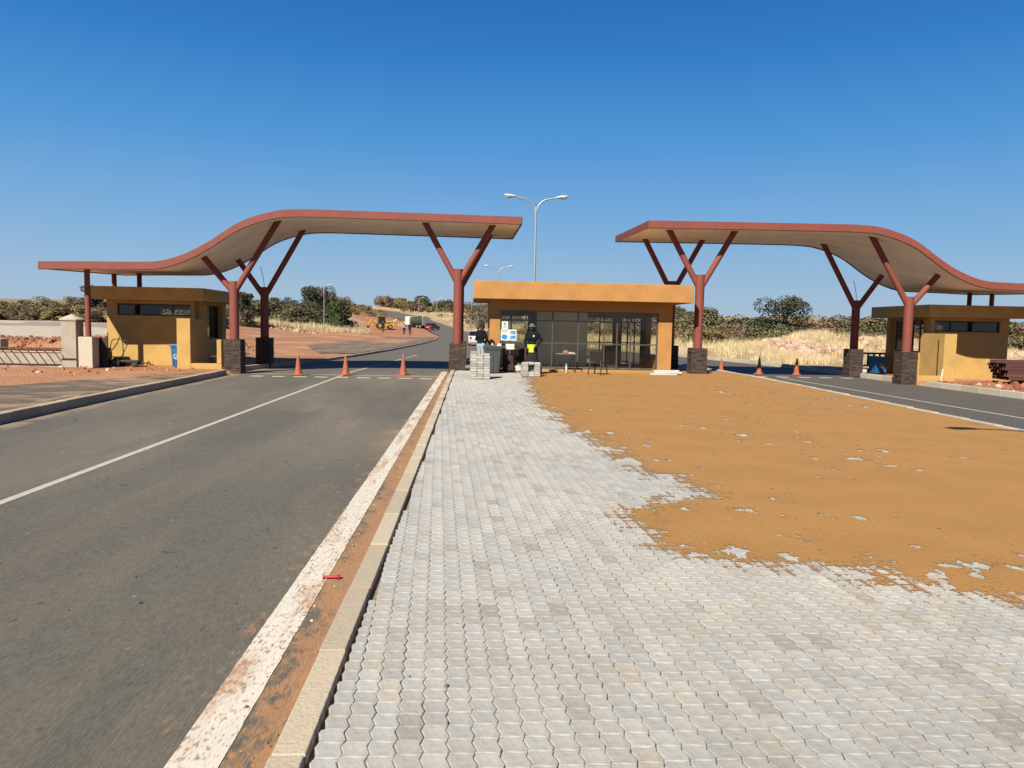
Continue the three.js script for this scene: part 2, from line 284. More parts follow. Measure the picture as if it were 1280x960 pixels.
kerb('grey concrete kerb along the left footway', LK.map(([z, x]) => [z, x - 0.09]), 0.2, -0.1, (z) => lerp(0.185, 0.13, sstep(-30, -40, z)), 4, -118, std(0.6, 0.47, 0.34, 0.92, { map: grain05 }), [[-27.2, -28.6]], 1.0, 4);
kerb('white concrete kerb along the far edge of the right road', ER.map(([z, x]) => [z, x + 0.12]), 0.2, -0.1, () => 0.2, 2, -60, M.whiteConcrete, [[-27.3, -28.7]], 1.0, 5);
kerb('white concrete kerb edging the sandy median by the right road', EL.map(([z, x]) => [z, x - 0.08]), 0.16, -0.1, (z) => Math.max(isl(z), 0.12) + 0.02, 2, -36, M.whiteConcrete, [], 1.0, 6);

// ---------------------------------------------------------------- the paved median
const ROT = 0.045, CW = 0.1125;
{
  const tri = (t) => { t = t - Math.floor(t); return t < 0.5 ? -1 + 4 * t : 3 - 4 * t; };
  const a = 0.0085, b = 0.004, gap = 0.0022;
  function cell(k) {                           // one half of a paver: zigzag sides, waved ends
    const s = new THREE.Shape(), pts = [], v0 = k * CW, v1 = (k + 1) * CW;
    const S = (v) => a * tri(v / CW + 0.25), E = (u) => b * Math.sin(2 * Math.PI * u / CW);
    for (const f of [0, 0.25, 0.5, 0.75, 1]) pts.push([gap + S(f * CW), v0 + f * (v1 - v0) + (f === 0 ? gap * (k ? 0.2 : 1) : f === 1 ? -gap * (k ? 1 : 0.2) : 0) + (f === 0 || f === 1 ? E(0) : 0)]);
    for (const f of [0.25, 0.5, 0.75]) pts.push([f * CW, v1 - gap + E(f * CW)]);
    for (const f of [1, 0.75, 0.5, 0.25, 0]) pts.push([CW - gap + S(f * CW), v0 + f * (v1 - v0) + (f === 0 ? gap * (k ? 0.2 : 1) : f === 1 ? -gap * (k ? 1 : 0.2) : 0)]);
    for (const f of [0.75, 0.5, 0.25]) pts.push([f * CW, v0 + gap + E(f * CW)]);
    pts.forEach(([x, y], i) => i ? s.lineTo(x, y) : s.moveTo(x, y));
    const g = new THREE.ExtrudeGeometry(s, { depth: 0.05, bevelEnabled: true, bevelThickness: 0.0022, bevelSize: 0.0045, bevelOffset: -0.0045, bevelSegments: 1, curveSegments: 1 });
    g.translate(-CW / 2, -CW, -0.055); g.rotateX(-Math.PI / 2);    // top at y = 0, long side along z
    return g;
  }
  const brick = uvm(flat([cell(0), cell(1)]));
  T.paver = tex(1024, 1024, (u, v) => { const n = fbm(u * 14, v * 14, 4, 61, 14), m = fbm(u * 90, v * 90, 3, 63, 90), g = hash2(Math.floor(u * 1024), Math.floor(v * 1024), 64), st = fbm(u * 4, v * 4, 4, 65, 4); let k = 0.74 + 0.24 * n + 0.34 * (m - 0.5) + 0.12 * (g - 0.5) + 0.16 * st; const pit = vnoise(u * 300, v * 300, 66, 300); if (pit > 0.95) k *= 0.7; return mix3([k, k * 0.995, k * 0.985], [k * 0.95, k * 0.82, k * 0.64], clamp((st - 0.56) * 4) * 0.5); });
  const pm = std(1.06, 1.06, 1.06, 0.93, { map: withRepeat(T.paver, 1.9), bumpMap: withRepeat(T.bump, 0.12), bumpScale: 0.0016 });
  const med = struct('paved_median', null, null, 'median paved with grey zigzag concrete blocks', 'paving');
  const bed = std(0.36, 0.31, 0.24, 0.95, { map: grain05 });
  mesh(med, 'bedding', ribbon(zr(4, -36, 1), () => -0.68, () => -0.5, (x, z) => isl(z) - 0.05, 2), std(0.4, 0.3, 0.2, 0.95, { map: grain05 }));
  mesh(med, 'bedding', ribbon(zr(4, -36, 0.25), () => -0.5, () => 10.36, (x, z) => isl(z) - 0.007 - 0.02 * sstep(0.52, 0.64, fbm(x * 5, z * 5, 3, 99)), 44), bed);
  const list = [], r = rng(77), c = Math.cos(ROT), s = Math.sin(ROT);
  for (let i = -8; i < 112; i++) for (let j = -20; j < 150; j++) {
    const u = i * CW, v = (j + (i % 2 ? 0.5 : 0)) * 2 * CW + 1.0;
    const x = -0.6 + u * c - v * s + 0.02, z = -(v * c) - u * s - 0.4;
    const free = x + CW / 2 + 0.672 - 0.02; if (free < CW * 0.42) continue; const cut = Math.min(1, free / (CW + 0.008));
    if (x + CW / 2 > 10.3 || z > -0.9 || z < -29.3) continue;
    if (z < -27.6 && x < 0.1) continue;
    const dx = Math.abs(x - 0.5) / Math.max(0.5, -z); if (-z < 12 && x > -z * 0.85 + 2) continue;
    const patch = fbm(x * 0.45 + 3, z * 0.45, 3, 101), q = r(), q2 = r();
    let k = 0.585 + (q - 0.5) * 0.11 + (patch - 0.5) * 0.16; if (q2 < 0.05) k *= 0.84; if (q2 > 0.94) k *= 1.08;
    const warm = clamp((patch - 0.42) * 3) * 0.75 + (q2 < 0.12 ? 0.6 : 0) + (r() - 0.5) * 0.4;
    list.push({ x: x + CW * (1 - cut) / 2 + (r() - 0.5) * 0.003, z: z + (r() - 0.5) * 0.004, cut, c: [k * (0.985 + 0.07 * warm), k * 0.99, k * (0.93 - 0.08 * warm)], ry: ROT + (r() - 0.5) * 0.035, dy: (r() - 0.5) * 0.003, tx: (r() - 0.5) * 0.016, tz: (r() - 0.5) * 0.016 });
  }
  // nearest blocks in the frame are single meshes, the rest one field
  const inView = (p) => { const px = (p.x) / -p.z; return -p.z > 2.55 && px < 0.8 && px > -0.32; };
  const near = list.filter(inView).sort((p, q) => q.z - p.z).slice(0, 300), set = new Set(near), rest = list.filter((p) => !set.has(p));
  const dm = new THREE.Object3D(), shades = new Map();
  for (const p of near) {
    const key = p.c.map((v) => Math.round(v * 45)).join(); if (!shades.has(key)) { const m = pm.clone(); m.color.setRGB(...p.c.map((v) => v * ALB)); shades.set(key, m); }
    const o = mesh(med, 'paver', brick, shades.get(key)); o.position.set(p.x, isl(p.z) + p.dy, p.z); o.rotation.set(p.tx, p.ry, p.tz); o.scale.x = p.cut;
  }
  const im = new THREE.InstancedMesh(brick, pm, rest.length); im.name = 'paver_field'; im.userData.kind = 'stuff'; im.castShadow = im.receiveShadow = true;
  rest.forEach((p, i) => { dm.position.set(p.x, isl(p.z) + p.dy, p.z); dm.rotation.set(p.tx, p.ry, p.tz); dm.scale.set(p.cut, 1, 1); dm.updateMatrix(); im.setMatrixAt(i, dm.matrix); im.setColorAt(i, rgb(...p.c)); });
  med.add(im); console.log('pavers', list.length);
}

// sand swept over the blocks, thin enough for some to show through
{
  const poly = [[1.9, -29.5], [1.9, -25], [1.68, -20], [1.66, -15.5], [1.8, -13.6], [1.98, -12.2], [2.1, -10.6], [2.1, -9.9], [2.5, -8.5], [2.55, -7.9], [1.98, -7.6], [1.68, -7.1], [1.72, -6.1], [2.2, -5.75], [2.65, -5.6], [3.15, -5.6], [3.1, -5.15], [4.2, -4.8], [6, -4.4], [7, -3.2], [10.36, -3], [10.36, -29.5]];
  const sd = (x, z) => {
    let d = 1e9, inside = false;
    for (let i = 0, j = poly.length - 1; i < poly.length; j = i++) {
      const [ax, az] = poly[i], [bx_, bz] = poly[j], ex = bx_ - ax, ez = bz - az, wx = x - ax, wz = z - az, t = clamp((wx * ex + wz * ez) / (ex * ex + ez * ez));
      if (!(ax > 10.2 && bx_ > 10.2) && !(az < -29.4 && bz < -29.4)) d = Math.min(d, Math.hypot(wx - ex * t, wz - ez * t));
      if ((az > z) !== (bz > z) && x < (bx_ - ax) * (z - az) / (bz - az) + ax) inside = !inside;
    }
    return inside ? d : -d;
  };
  const X0 = 1.0, X1 = 10.36, c = Math.cos(ROT), s = Math.sin(ROT);
  // how much sand lies at a point: thins out towards the edge, stays longest in the joints between blocks
  const cover = (x, z) => {
    const e = sd(x, z); if (e < -0.9) return 0;
    const d = e + (fbm(x * 1.6, z * 1.2, 4, 111) - 0.5) * 0.55, near = 1 - sstep(0.5, 2.2, d);
    const X = x + 0.58, Zq = -(z + 0.4), u = X * c + Zq * s, v = -X * s + Zq * c - 1.0;                 // block lattice
    const fu = Math.abs(((u / CW + 0.5) % 1 + 1) % 1 - 0.5) * CW, joint = 1 - sstep(0.004, 0.02, CW / 2 - fu > 0 ? Math.min(fu, 9) * 0 + (CW / 2 - fu) : 0);
    const fv = Math.abs(((v / CW) % 1 + 1) % 1 - 0.5) * CW, joint2 = 1 - sstep(0.003, 0.016, CW / 2 - fv);
    let k = clamp(d * 2.2 + 0.3, -1, 1.15) + 0.4 * Math.max(joint, joint2) * near;
    k += (fbm(x * 6, z * 7, 3, 112) - 0.5) * (0.5 + 0.9 * near) + (vnoise(x * 70, z * 60, 116) - 0.5) * 0.55 * (0.3 + near);
    const low = fbm(x * 0.9, z * 0.75, 3, 113), dip = fbm(x * 5.5, z * 4, 4, 114);
    k -= 1.2 * sstep(0.64, 0.75, dip * 0.66 + low * 0.34 + 0.03 * near);
    return sstep(0.12, 0.5, k);
  };
  const bands = [[-3, -9.5, 1500, 1000], [-9.5, -29.5, 1000, 1000]], list = [];
  for (const [za, zb, w, h] of bands) {
    const mask = tex(w, h, (u, v) => { const k = cover(lerp(X0, X1, u), lerp(za, zb, v)); return [k, k, k]; }, false); mask.wrapS = mask.wrapT = THREE.ClampToEdgeWrapping;
    const g = ribbon(zr(za, zb, 0.09), () => X0, () => X1, (x, z) => isl(z) + 0.0028 + 0.0022 * sstep(0.2, 1.6, sd(x, z)) * fbm(x * 2, z * 2, 3, 117) + 0.012 * sstep(-25, -27.5, z) * sstep(0, 1, sd(x, z)), 100);
    const uv1 = new Float32Array(g.attributes.position.count * 2); for (let i = 0; i < g.attributes.position.count; i++) { uv1[i * 2] = (g.attributes.position.getX(i) - X0) / (X1 - X0); uv1[i * 2 + 1] = (g.attributes.position.getZ(i) - za) / (zb - za); }
    g.setAttribute('uv1', new THREE.BufferAttribute(uv1, 2)); mask.channel = 1; list.push([g, mask]);
  }
  const st = tex(1024, 1024, (u, v) => { const n = fbm(u * 6, v * 6, 5, 120, 6), g2 = vnoise(u * 512, v * 512, 121, 512), sp = vnoise(u * 200, v * 200, 122, 200); let c = mul3([0.5, 0.255, 0.062], 0.82 + 0.22 * n + 0.18 * (g2 - 0.5)); if (sp > 0.94) c = mix3(c, [0.7, 0.55, 0.38], 0.6); if (sp < 0.04) c = mul3(c, 0.6); return c; });
  const sand = struct('sand', null, null, 'orange building sand swept over the block paving', 'sand', 'stuff');
  for (const [g, mask] of list) mesh(sand, 'sand_layer', g, std(1, 1, 1, 0.97, { map: withRepeat(st, 3.3), bumpMap: withRepeat(T.bump, 0.7), bumpScale: 0.006, alphaMap: mask, transparent: true }));
}

// ---------------------------------------------------------------- gate canopies
// s = 1: canopy over the left road; s = -1: its mirror over the right road (about x = 4)
const MX = (s, x) => s > 0 ? x : 8 - x;
const slateMat = std(1, 1, 1, 0.85, { vertexColors: true, map: grain05 });
function slateBase(parent, cx, cz, y0, y1, seed) {
  const r = rng(seed), list = [], w = 0.27, core = bx(cx - w, cx + w, y0, y1 - 0.01, cz - w, cz + w); list.push(paint(core, 0.03, 0.027, 0.025));
  let y = y0;
  while (y < y1 - 0.02) {
    const h = Math.min(0.03 + r() * 0.055, y1 - y);
    for (let f = 0; f < 4; f++) {
      let t = -w - 0.03;
      while (t < w + 0.02) {
        const L = Math.min(0.1 + r() * 0.26, w + 0.035 - t), p = 0.012 + r() * 0.032, k = 0.6 + r() * 1.1, warm = r();
        const g = bx(t + 0.002, t + L - 0.002, y + 0.002, y + h - 0.002, w - 0.02, w + p); g.rotateY(f * Math.PI / 2); g.translate(cx, 0, cz);
        list.push(paint(g, 0.062 * k * lerp(0.9, 1.35, warm), 0.046 * k, 0.038 * k * lerp(1.1, 0.7, warm))); t += L;
      }
    }
    y += h;
  }
  mesh(parent, 'stone_cladding', flat(list), slateMat);
}
function canopy(s, label) {
  const t = thing('gate_canopy', label, 'canopy', 'wave roofed canopies of the gate');
  const prof = new THREE.CatmullRomCurve3([[-15.27, 3.88], [-13.58, 3.92], [-12, 3.945], [-11.11, 4.0], [-10.27, 4.26], [-9.44, 4.7], [-8.32, 5.43], [-7.2, 5.82], [-6.22, 5.93], [-4.5, 5.93], [-1.84, 5.91], [1.67, 5.88]].map(([x, y]) => V(x, y, 0)), false, 'catmullrom', 0.5);
  const P = prof.getPoints(110), Z0 = -27, Z1 = -33.4;
  const at = (i, f, dy) => { const p = P[i], shift = -0.4 * f * sstep(-4, -7, p.x) * sstep(-14.5, -12.5, p.x); return V(MX(s, p.x + shift), p.y + 0.2 * f + dy, lerp(Z0, Z1, f)); };
  const surf = (fn, nu, nv) => {                // grid surface
    const pos = [], uv = [], idx = [];
    for (let j = 0; j <= nv; j++) for (let i = 0; i <= nu; i++) { const p = fn(i, j / nv); pos.push(p.x, p.y, p.z); uv.push(p.x, p.z + p.y); if (i && j) { const k = j * (nu + 1) + i; idx.push(k - nu - 2, k - nu - 1, k - 1, k - nu - 1, k, k - 1); } }
    const g = new THREE.BufferGeometry(); g.setAttribute('position', new THREE.Float32BufferAttribute(pos, 3)); g.setAttribute('uv', new THREE.Float32BufferAttribute(uv, 2)); g.setIndex(idx); g.computeVertexNormals(); return g;
  };
  const N = P.length - 1, TH = 0.25;
  const roof = mesh(t, 'roof', surf((i, f) => at(i, f, -0.02), N, 6), std(0.4, 0.36, 0.32, 0.8, { map: blotch2 }));
  mesh(roof, 'soffit', surf((i, f) => at(i, lerp(0.008, 0.992, f), -TH + 0.035), N, 10), M.soffit);
  // edge boards: front, back, both ends, each a closed strip
  const strip = (fn, n) => {
    const secs = [[0, 0], [0, 1], [1, 1], [1, 0]], pos = [], idx = [];
    for (let i = 0; i <= n; i++) for (const [o, b] of secs) { const p = fn(i, o, b); pos.push(p.x, p.y, p.z); }
    for (let i = 0; i < n; i++) for (let k = 0; k < 4; k++) { const a = i * 4 + k, b = i * 4 + (k + 1) % 4; idx.push(a, b, a + 4, b, b + 4, a + 4); }
    idx.push(0, 1, 2, 0, 2, 3); const e = n * 4; idx.push(e, e + 2, e + 1, e, e + 3, e + 2);
    let g = new THREE.BufferGeometry(); g.setAttribute('position', new THREE.Float32BufferAttribute(pos, 3)); g.setIndex(idx); g = g.toNonIndexed(); g.computeVertexNormals(); return uvm(g);
  };
  for (const f of [0, 1]) mesh(roof, 'fascia', strip((i, o, b) => { const p = at(i, f, b ? -TH : 0.012); p.z += (f ? -1 : 1) * (o ? 0.03 : -0.012); return p; }, N), M.terracotta);
  for (const e of [0, N]) mesh(roof, 'fascia', strip((i, o, b) => { const p = at(e, i / 6, b ? -TH : 0.01); p.x += (e ? 1 : -1) * s * (o ? 0.028 : -0.014); return p; }, 6), M.terracotta);
  mesh(roof, 'drip_edge', strip((i, o, b) => { const p = at(i, 0, b ? -TH - 0.02 : -TH - 0.001); p.z += o ? 0.02 : -0.02; return p; }, N), M.darkSteel);
  const soff = (x, z) => { let b = 0; const f = (z - Z0) / (Z1 - Z0); for (let i = 1; i <= N; i++) { const p = at(i, f, -TH + 0.05), q = at(i - 1, f, -TH + 0.05); if ((p.x - x) * (q.x - x) <= 0) b = p.y; } return b; };
  for (const z of [-28, -32]) {
    for (const [x, y0, top, brs, bj] of [[-8.86, 0, 3.4, [-9.98, -7.22], 2.98], [-0.6, 0.1, 4.05, [-1.88, 0.68], 3.5]]) {
      const X = MX(s, x), c = mesh(t, 'column', cyl(V(X, 1.2, z), V(X, top, z), 0.17, 0.17, 24), M.terracotta);
      slateBase(c, X, z, y0, 1.27, 7 + x * 10 + z + s);
      for (const bxx of brs) { const B = MX(s, bxx), y = soff(B, z) + 0.02, d = V(B - X, y - bj, 0).normalize().multiplyScalar(0.05); mesh(c, 'branch', cyl(V(X, bj, z), V(B, y, z).add(d), 0.112, 0.112, 18), M.terracotta); }
      if (z < -30 && x < -5) mesh(c, 'wire', tube([[X, top - 0.05, z], [X - 0.05, top + 0.4, z], [X - 0.17, top + 0.85, z]], 0.012, 8, 5), M.darkSteel);
    }
  }
  for (const [x, z, ped] of [[-14.13, -28, 1], [-15.05, -32, 0], [-14.02, -32, 0]]) {
    const X = MX(s, x), p = mesh(t, 'post', cyl(V(X, ped ? 1.2 : 0, z), V(X, soff(X, z) + 0.02, z), 0.095, 0.095, 16), M.terracotta);
    if (ped) mesh(p, 'pedestal', rbx(X - 0.25, X + 0.25, 0, 1.26, z - 0.25, z + 0.25, 0.015), M.whiteConcrete);
  }
  return t;
}
canopy(1, 'wave shaped red and cream canopy over the left road with cones');
canopy(-1, 'mirrored wave shaped red and cream canopy over the right road');

// ---------------------------------------------------------------- guard huts
const rect = (x0, x1, y0, y1) => { const s = new THREE.Shape(); s.moveTo(x0, y0); s.lineTo(x1, y0); s.lineTo(x1, y1); s.lineTo(x0, y1); s.closePath(); return s; };
function wallZ(x0, x1, y0, y1, zFront, th, holes = []) {      // wall in the xy plane with openings
  const s = rect(Math.min(x0, x1), Math.max(x0, x1), y0, y1);
  for (const [a, b, c, d] of holes) s.holes.push(rect(Math.min(a, b), Math.max(a, b), c, d));
  const g = new THREE.ExtrudeGeometry(s, { depth: th, bevelEnabled: false }); g.translate(0, 0, zFront - th); return uvm(g);
}
function windowUnit(parent, x0, x1, y0, y1, z, vs, hs, fr = 0.045, panes = true, mat = M.frame) {
  if (x0 > x1) [x0, x1] = [x1, x0];
  const w = mesh(parent, 'window', flat([bx(x0, x1, y0, y0 + fr, z - 0.035, z + 0.025), bx(x0, x1, y1 - fr, y1, z - 0.035, z + 0.025), bx(x0, x0 + fr, y0 + fr, y1 - fr, z - 0.034, z + 0.024), bx(x1 - fr, x1, y0 + fr, y1 - fr, z - 0.034, z + 0.024)]), mat);
  const xsv = [x0 + fr, ...vs, x1 - fr], ysv = [y0 + fr, ...hs, y1 - fr];
  vs.forEach((x) => mesh(w, 'mullion', bx(x - 0.025, x + 0.025, y0 + fr, y1 - fr, z - 0.03, z + 0.02), mat));
  hs.forEach((y) => { for (let i = 1; i < xsv.length; i++) mesh(w, 'transom', bx(xsv[i - 1] + (i > 1 ? 0.025 : 0), xsv[i] - (i < xsv.length - 1 ? 0.025 : 0), y - 0.022, y + 0.022, z - 0.026, z + 0.03), mat); });
  if (panes) for (let i = 1; i < xsv.length; i++) for (let j = 1; j < ysv.length; j++) { const g = new THREE.PlaneGeometry(xsv[i] - xsv[i - 1] - 0.02, ysv[j] - ysv[j - 1] - 0.02); g.translate((xsv[i] + xsv[i - 1]) / 2, (ysv[j] + ysv[j - 1]) / 2, z - 0.01); mesh(w, 'pane', g, M.glass); }
  return w;
}
function hut(s, label, roofEnd) {
  const t = thing('guard_hut', label, 'guard hut', 'small guard huts at each side of the gate'), X = (x) => MX(s, x), Z = -29.9;
  const strip = [X(-13.98), X(-11.15), 2.09, 2.55];
  mesh(t, 'wall', wallZ(X(-14.37), X(-11.0), -0.1, 2.68, Z, 0.2, [strip]), M.ochre);
  mesh(t, 'wall', wallZ(X(-14.37), X(-11.0), -0.1, 2.68, -33.0, 0.2, [[X(-13.6), X(-12.2), 1.2, 2.4]]), M.ochre);
  mesh(t, 'wall', bx(X(-14.37), X(-14.17), -0.1, 2.678, Z - 0.202, -32.998), M.ochre);
  // the side that faces the road, with the ticket window
  const side = wallZ(-32.998, Z - 0.202, -0.1, 2.678, 0, 0.2, [[-32.6, -30.75, 1.2, 2.56]]); side.rotateY(-Math.PI / 2); side.translate(X(-11.1) + 0.1, 0, 0); mesh(t, 'wall', uvm(side), M.ochre);
  const w = windowUnit(t, -32.6, -30.75, 1.2, 2.56, 0, [-31.98, -31.36], [2.2], 0.05); w.rotation.y = -Math.PI / 2; w.position.x = X(-11.1);
  mesh(t, 'floor', bx(X(-14.2), X(-11.2), 0.1, 0.2, Z - 0.2, -33), M.roomFloor);
  mesh(t, 'roof', rbx(X(-14.67), roofEnd, 2.682, 3.18, -29.3, -33.7, 0.02), M.ochre);
  windowUnit(t, strip[0], strip[1], strip[2], strip[3], Z - 0.1, [lerp(strip[0], strip[1], 0.74)], []);
  mesh(t, 'wing_wall', rbx(X(-11.08), X(-10.58), -0.1, 2.0, -28.3, Z + 0.002, 0.015), M.ochre);
  mesh(t, 'low_wall', rbx(X(-10.578), X(-9.44), -0.1, 0.33, -28.31, -28.52, 0.012), M.ochre);
  mesh(t, 'pier', rbx(X(-9.62), X(-9.45), 0.332, 1.23, -28.315, -28.6, 0.012), M.ochre);
  if (s < 0) mesh(t, 'conduit', bx(X(-10.56), X(-10.545), 0.34, 1.75, -28.62, -28.66), M.darkSteel);
  return t;
}
hut(1, 'ochre guard hut behind the plaster fence and wheeled machine', -10.42);
hut(-1, 'ochre guard hut beside the stacked rusty steel sections', 18.5);

// ---------------------------------------------------------------- central gatehouse
{
  const t = thing('gatehouse', 'orange flat roofed gatehouse with a wide window front between the canopies', 'gatehouse');
  const Z = -27.7, B = -31.6, y0 = 0.1;
  const win = [0.99, 6.98, 0.38, 2.56];
  mesh(t, 'wall', wallZ(0.6, 7.5, y0, 2.93, Z, 0.22, [win]), M.orangePlaster);
  mesh(t, 'wall', wallZ(0.6, 7.5, y0, 2.93, B + 0.22, 0.22, [[0.9, 2.35, 0.95, 2.45], [4.8, 6.0, 0.36, 2.45], [6.3, 7.2, 0.36, 2.45]]), M.orangePlaster);
  mesh(t, 'wall', bx(0.6, 0.82, y0, 2.928, Z - 0.222, B + 0.222), M.orangePlaster);
  const side = wallZ(B + 0.222, Z - 0.222, y0, 2.928, 0, 0.22, [[-31, -28.5, 0.9, 2.45]]); side.rotateY(-Math.PI / 2); side.translate(7.28, 0, 0); mesh(t, 'wall', uvm(side), M.orangePlaster);
  mesh(t, 'floor', bx(0.82, 7.28, 0.25, 0.36, Z - 0.22, B + 0.22), M.roomFloor);
  mesh(t, 'partition', bx(2.6, 2.7, 0.362, 2.9, -30.4, B + 0.224), M.roomWall);
  mesh(t, 'partition', bx(2.702, 4.7, 0.362, 2.9, -30.42, -30.52), M.roomWall);
  mesh(t, 'counter', rbx(5.35, 5.85, 0.365, 1.25, -29.6, -30.6, 0.015), M.greyPlastic);
  mesh(t, 'roof', rbx(-0.03, 8.06, 2.932, 3.58, -26.9, -32.3, 0.02), M.orangePlaster);
  const vs = [1.37, 1.96, 2.96, 3.94, 4.93, 5.42, 5.95];
  windowUnit(t, win[0], win[1], win[2], win[3], Z - 0.08, vs, [1.35, 2.19], 0.05, true, M.frameLit);
  windowUnit(t, 0.9, 2.35, 0.95, 2.45, B + 0.1, [1.6], []);
  windowUnit(t, 4.8, 6.0, 0.36, 2.45, B + 0.1, [5.4], [1.35]);
  windowUnit(t, 6.3, 7.2, 0.36, 2.45, B + 0.1, [6.6, 6.9], [1.35]);
  mesh(t, 'step', rbx(0.95, 7.1, 0.12, 0.372, Z + 0.16, Z + 0.002, 0.01), M.orangePlaster);
}
// notices taped to the glass (flat print)
function poster(label, x0, x1, y0, y1, draw) {
  const c = document.createElement('canvas'); c.width = 256; c.height = Math.round(256 * (y1 - y0) / (x1 - x0)); const k = c.getContext('2d'); k.fillStyle = '#f2f2ee'; k.fillRect(0, 0, c.width, c.height); draw(k, c.width, c.height);
  const tx = new THREE.CanvasTexture(c); tx.colorSpace = THREE.SRGBColorSpace;
  const g = new THREE.BoxGeometry(x1 - x0, y1 - y0, 0.003); g.translate((x0 + x1) / 2, (y0 + y1) / 2, -27.735);
  one('notice', g, std(1, 1, 1, 0.5, { map: tx }), label, 'notice', 'notices on the gatehouse window');
}
poster('small white notice with two blue blocks, topmost on the gatehouse window', 1.058, 1.282, 1.845, 2.126, (k, w, h) => { k.fillStyle = '#4a78b0'; k.fillRect(w * 0.3, h * 0.18, w * 0.4, h * 0.24); k.fillRect(w * 0.26, h * 0.56, w * 0.5, h * 0.22); k.fillStyle = '#c9d6e4'; k.fillRect(w * 0.34, h * 0.61, w * 0.34, h * 0.1); });
poster('wide blue and white poster on the gatehouse window', 1.020, 1.610, 1.419, 1.831, (k, w, h) => { k.fillStyle = '#2a9be0'; k.beginPath(); k.ellipse(w * 0.24, h * 0.68, w * 0.19, h * 0.24, 0, 0, 7); k.fill(); k.fillStyle = '#e8dc9a'; k.fillRect(w * 0.04, h * 0.14, w * 0.4, h * 0.2); k.fillStyle = '#9fb4c8'; k.fillRect(w * 0.04, h * 0.06, w * 0.42, h * 0.08); k.fillStyle = '#1f83d8'; k.fillRect(w * 0.6, h * 0.12, w * 0.34, h * 0.32); k.fillRect(w * 0.6, h * 0.52, w * 0.34, h * 0.36); k.fillStyle = '#eef6fb'; for (let i = 0; i < 6; i++) k.fillRect(w * 0.63, h * (0.18 + i * 0.115), w * (0.1 + 0.16 * (i % 2)), h * 0.035); });
poster('plain white sheet below the blue poster on the gatehouse window', 1.217, 1.535, 1.087, 1.293, (k, w, h) => { k.fillStyle = '#b9c0c6'; k.fillRect(w * 0.2, h * 0.4, w * 0.22, h * 0.2); k.fillRect(w * 0.56, h * 0.44, w * 0.26, h * 0.12); });

// ---------------------------------------------------------------- street lamps
function lamp(label, x, z, y, arms = 2, h = 8.4, r0 = 0.085) {
  const t = thing('street_lamp', label, 'street lamp', 'galvanised street lamps', [x, y, z]);
  mesh(t, 'pole', cyl(V(0, 0, 0), V(0, h, 0), r0, r0 * 0.62, 12), M.galv);
  mesh(t, 'base_collar', cyl(V(0, 0, 0), V(0, 0.9, 0), r0 * 1.35, r0 * 1.3, 12), M.galv);
  for (const s of arms === 2 ? [-1, 1] : [1]) {
    const a = mesh(t, 'arm', tube([[s * 0.02, h - 0.35, 0], [s * 0.12, h + 0.05, 0], [s * 0.42, h + 0.36, 0], [s * 1.1, h + 0.52, 0]], r0 * 0.5, 24, 8), M.galv);
    const hd = new THREE.SphereGeometry(1, 16, 10); hd.scale(0.36, 0.085, 0.14); hd.rotateZ(s * 0.12); hd.translate(s * 1.42, h + 0.58, 0);
    const l = mesh(a, 'lamp_head', hd, M.lampWhite);
    const bw = new THREE.SphereGeometry(1, 12, 6, 0, 7, Math.PI / 2, Math.PI / 2); bw.scale(0.2, 0.1, 0.11); bw.translate(s * 1.52, h + 0.545, 0); mesh(l, 'lens', bw, std(0.6, 0.6, 0.56, 0.2));
  }
  return t;
}
lamp('tall double armed street lamp rising behind the gatehouse roof', 3.31, -41, 0.1);
lamp('smaller looking double armed street lamp between canopy tip and gatehouse', 2.85, -88, 0.1);
lamp('double armed street lamp on the median casting its head shadow on the sand', 5.55, -3.9, 0.12);
lamp('lone pale street lamp in front of the green bushes at left', -28.2, -141.6, 0.1, 1, 8.6, 0.09);
lamp('thin pole on the far slope above the road bend', -17, -230, 3.6, 1, 6.2, 0.1);
lamp('thin pole on the far grassy slope beside the column', -9.9, -200, 2.4, 1, 6.4, 0.09);
lamp('thin pole between column and standing person', -0.4, -130, 0.1, 1, 7.6, 0.075);

// ---------------------------------------------------------------- traffic cones
{
  const t = thing('traffic_cone', 'faded orange traffic cone nearest the left guard hut', 'traffic cone', 'traffic cones across the roads', [-6.41, 0, -27.5], 0.2);
  const om = std(0.5, 0.13, 0.06, 0.75, { map: withRepeat(T.blotch, 0.5) });
  mesh(t, 'base', rbx(-0.19, 0.19, 0.006, 0.05, -0.19, 0.19, 0.015), om);
  mesh(t, 'body', new THREE.LatheGeometry([[0.15, 0.05], [0.142, 0.075], [0.12, 0.14], [0.04, 0.7], [0.03, 0.74], [0.018, 0.755]].map(([a, b]) => new THREE.Vector2(a, b)), 24), om);
  mesh(t, 'tip', cyl(V(0, 0.735, 0), V(0, 0.775, 0), 0.034, 0.026, 14), std(0.5, 0.3, 0.22, 0.7));
  again(t, 'faded orange traffic cone in the middle of the left road', [-4.76, 0, -27.95], 0.7);
  again(t, 'orange traffic cone nearest the column beside the gatehouse', [-2.67, 0, -28.5], 1.1);
  again(t, 'orange traffic cone beside the stone base of the column right of the gatehouse', [10.65, 0.004, -31.2], 0.4);
  again(t, 'shaded traffic cone in the middle of the right road', [12.98, 0.004, -32.9], 0.9);
  again(t, 'shaded traffic cone farthest right, towards the blue bin', [14.63, 0.004, -32.7], 1.3);
}
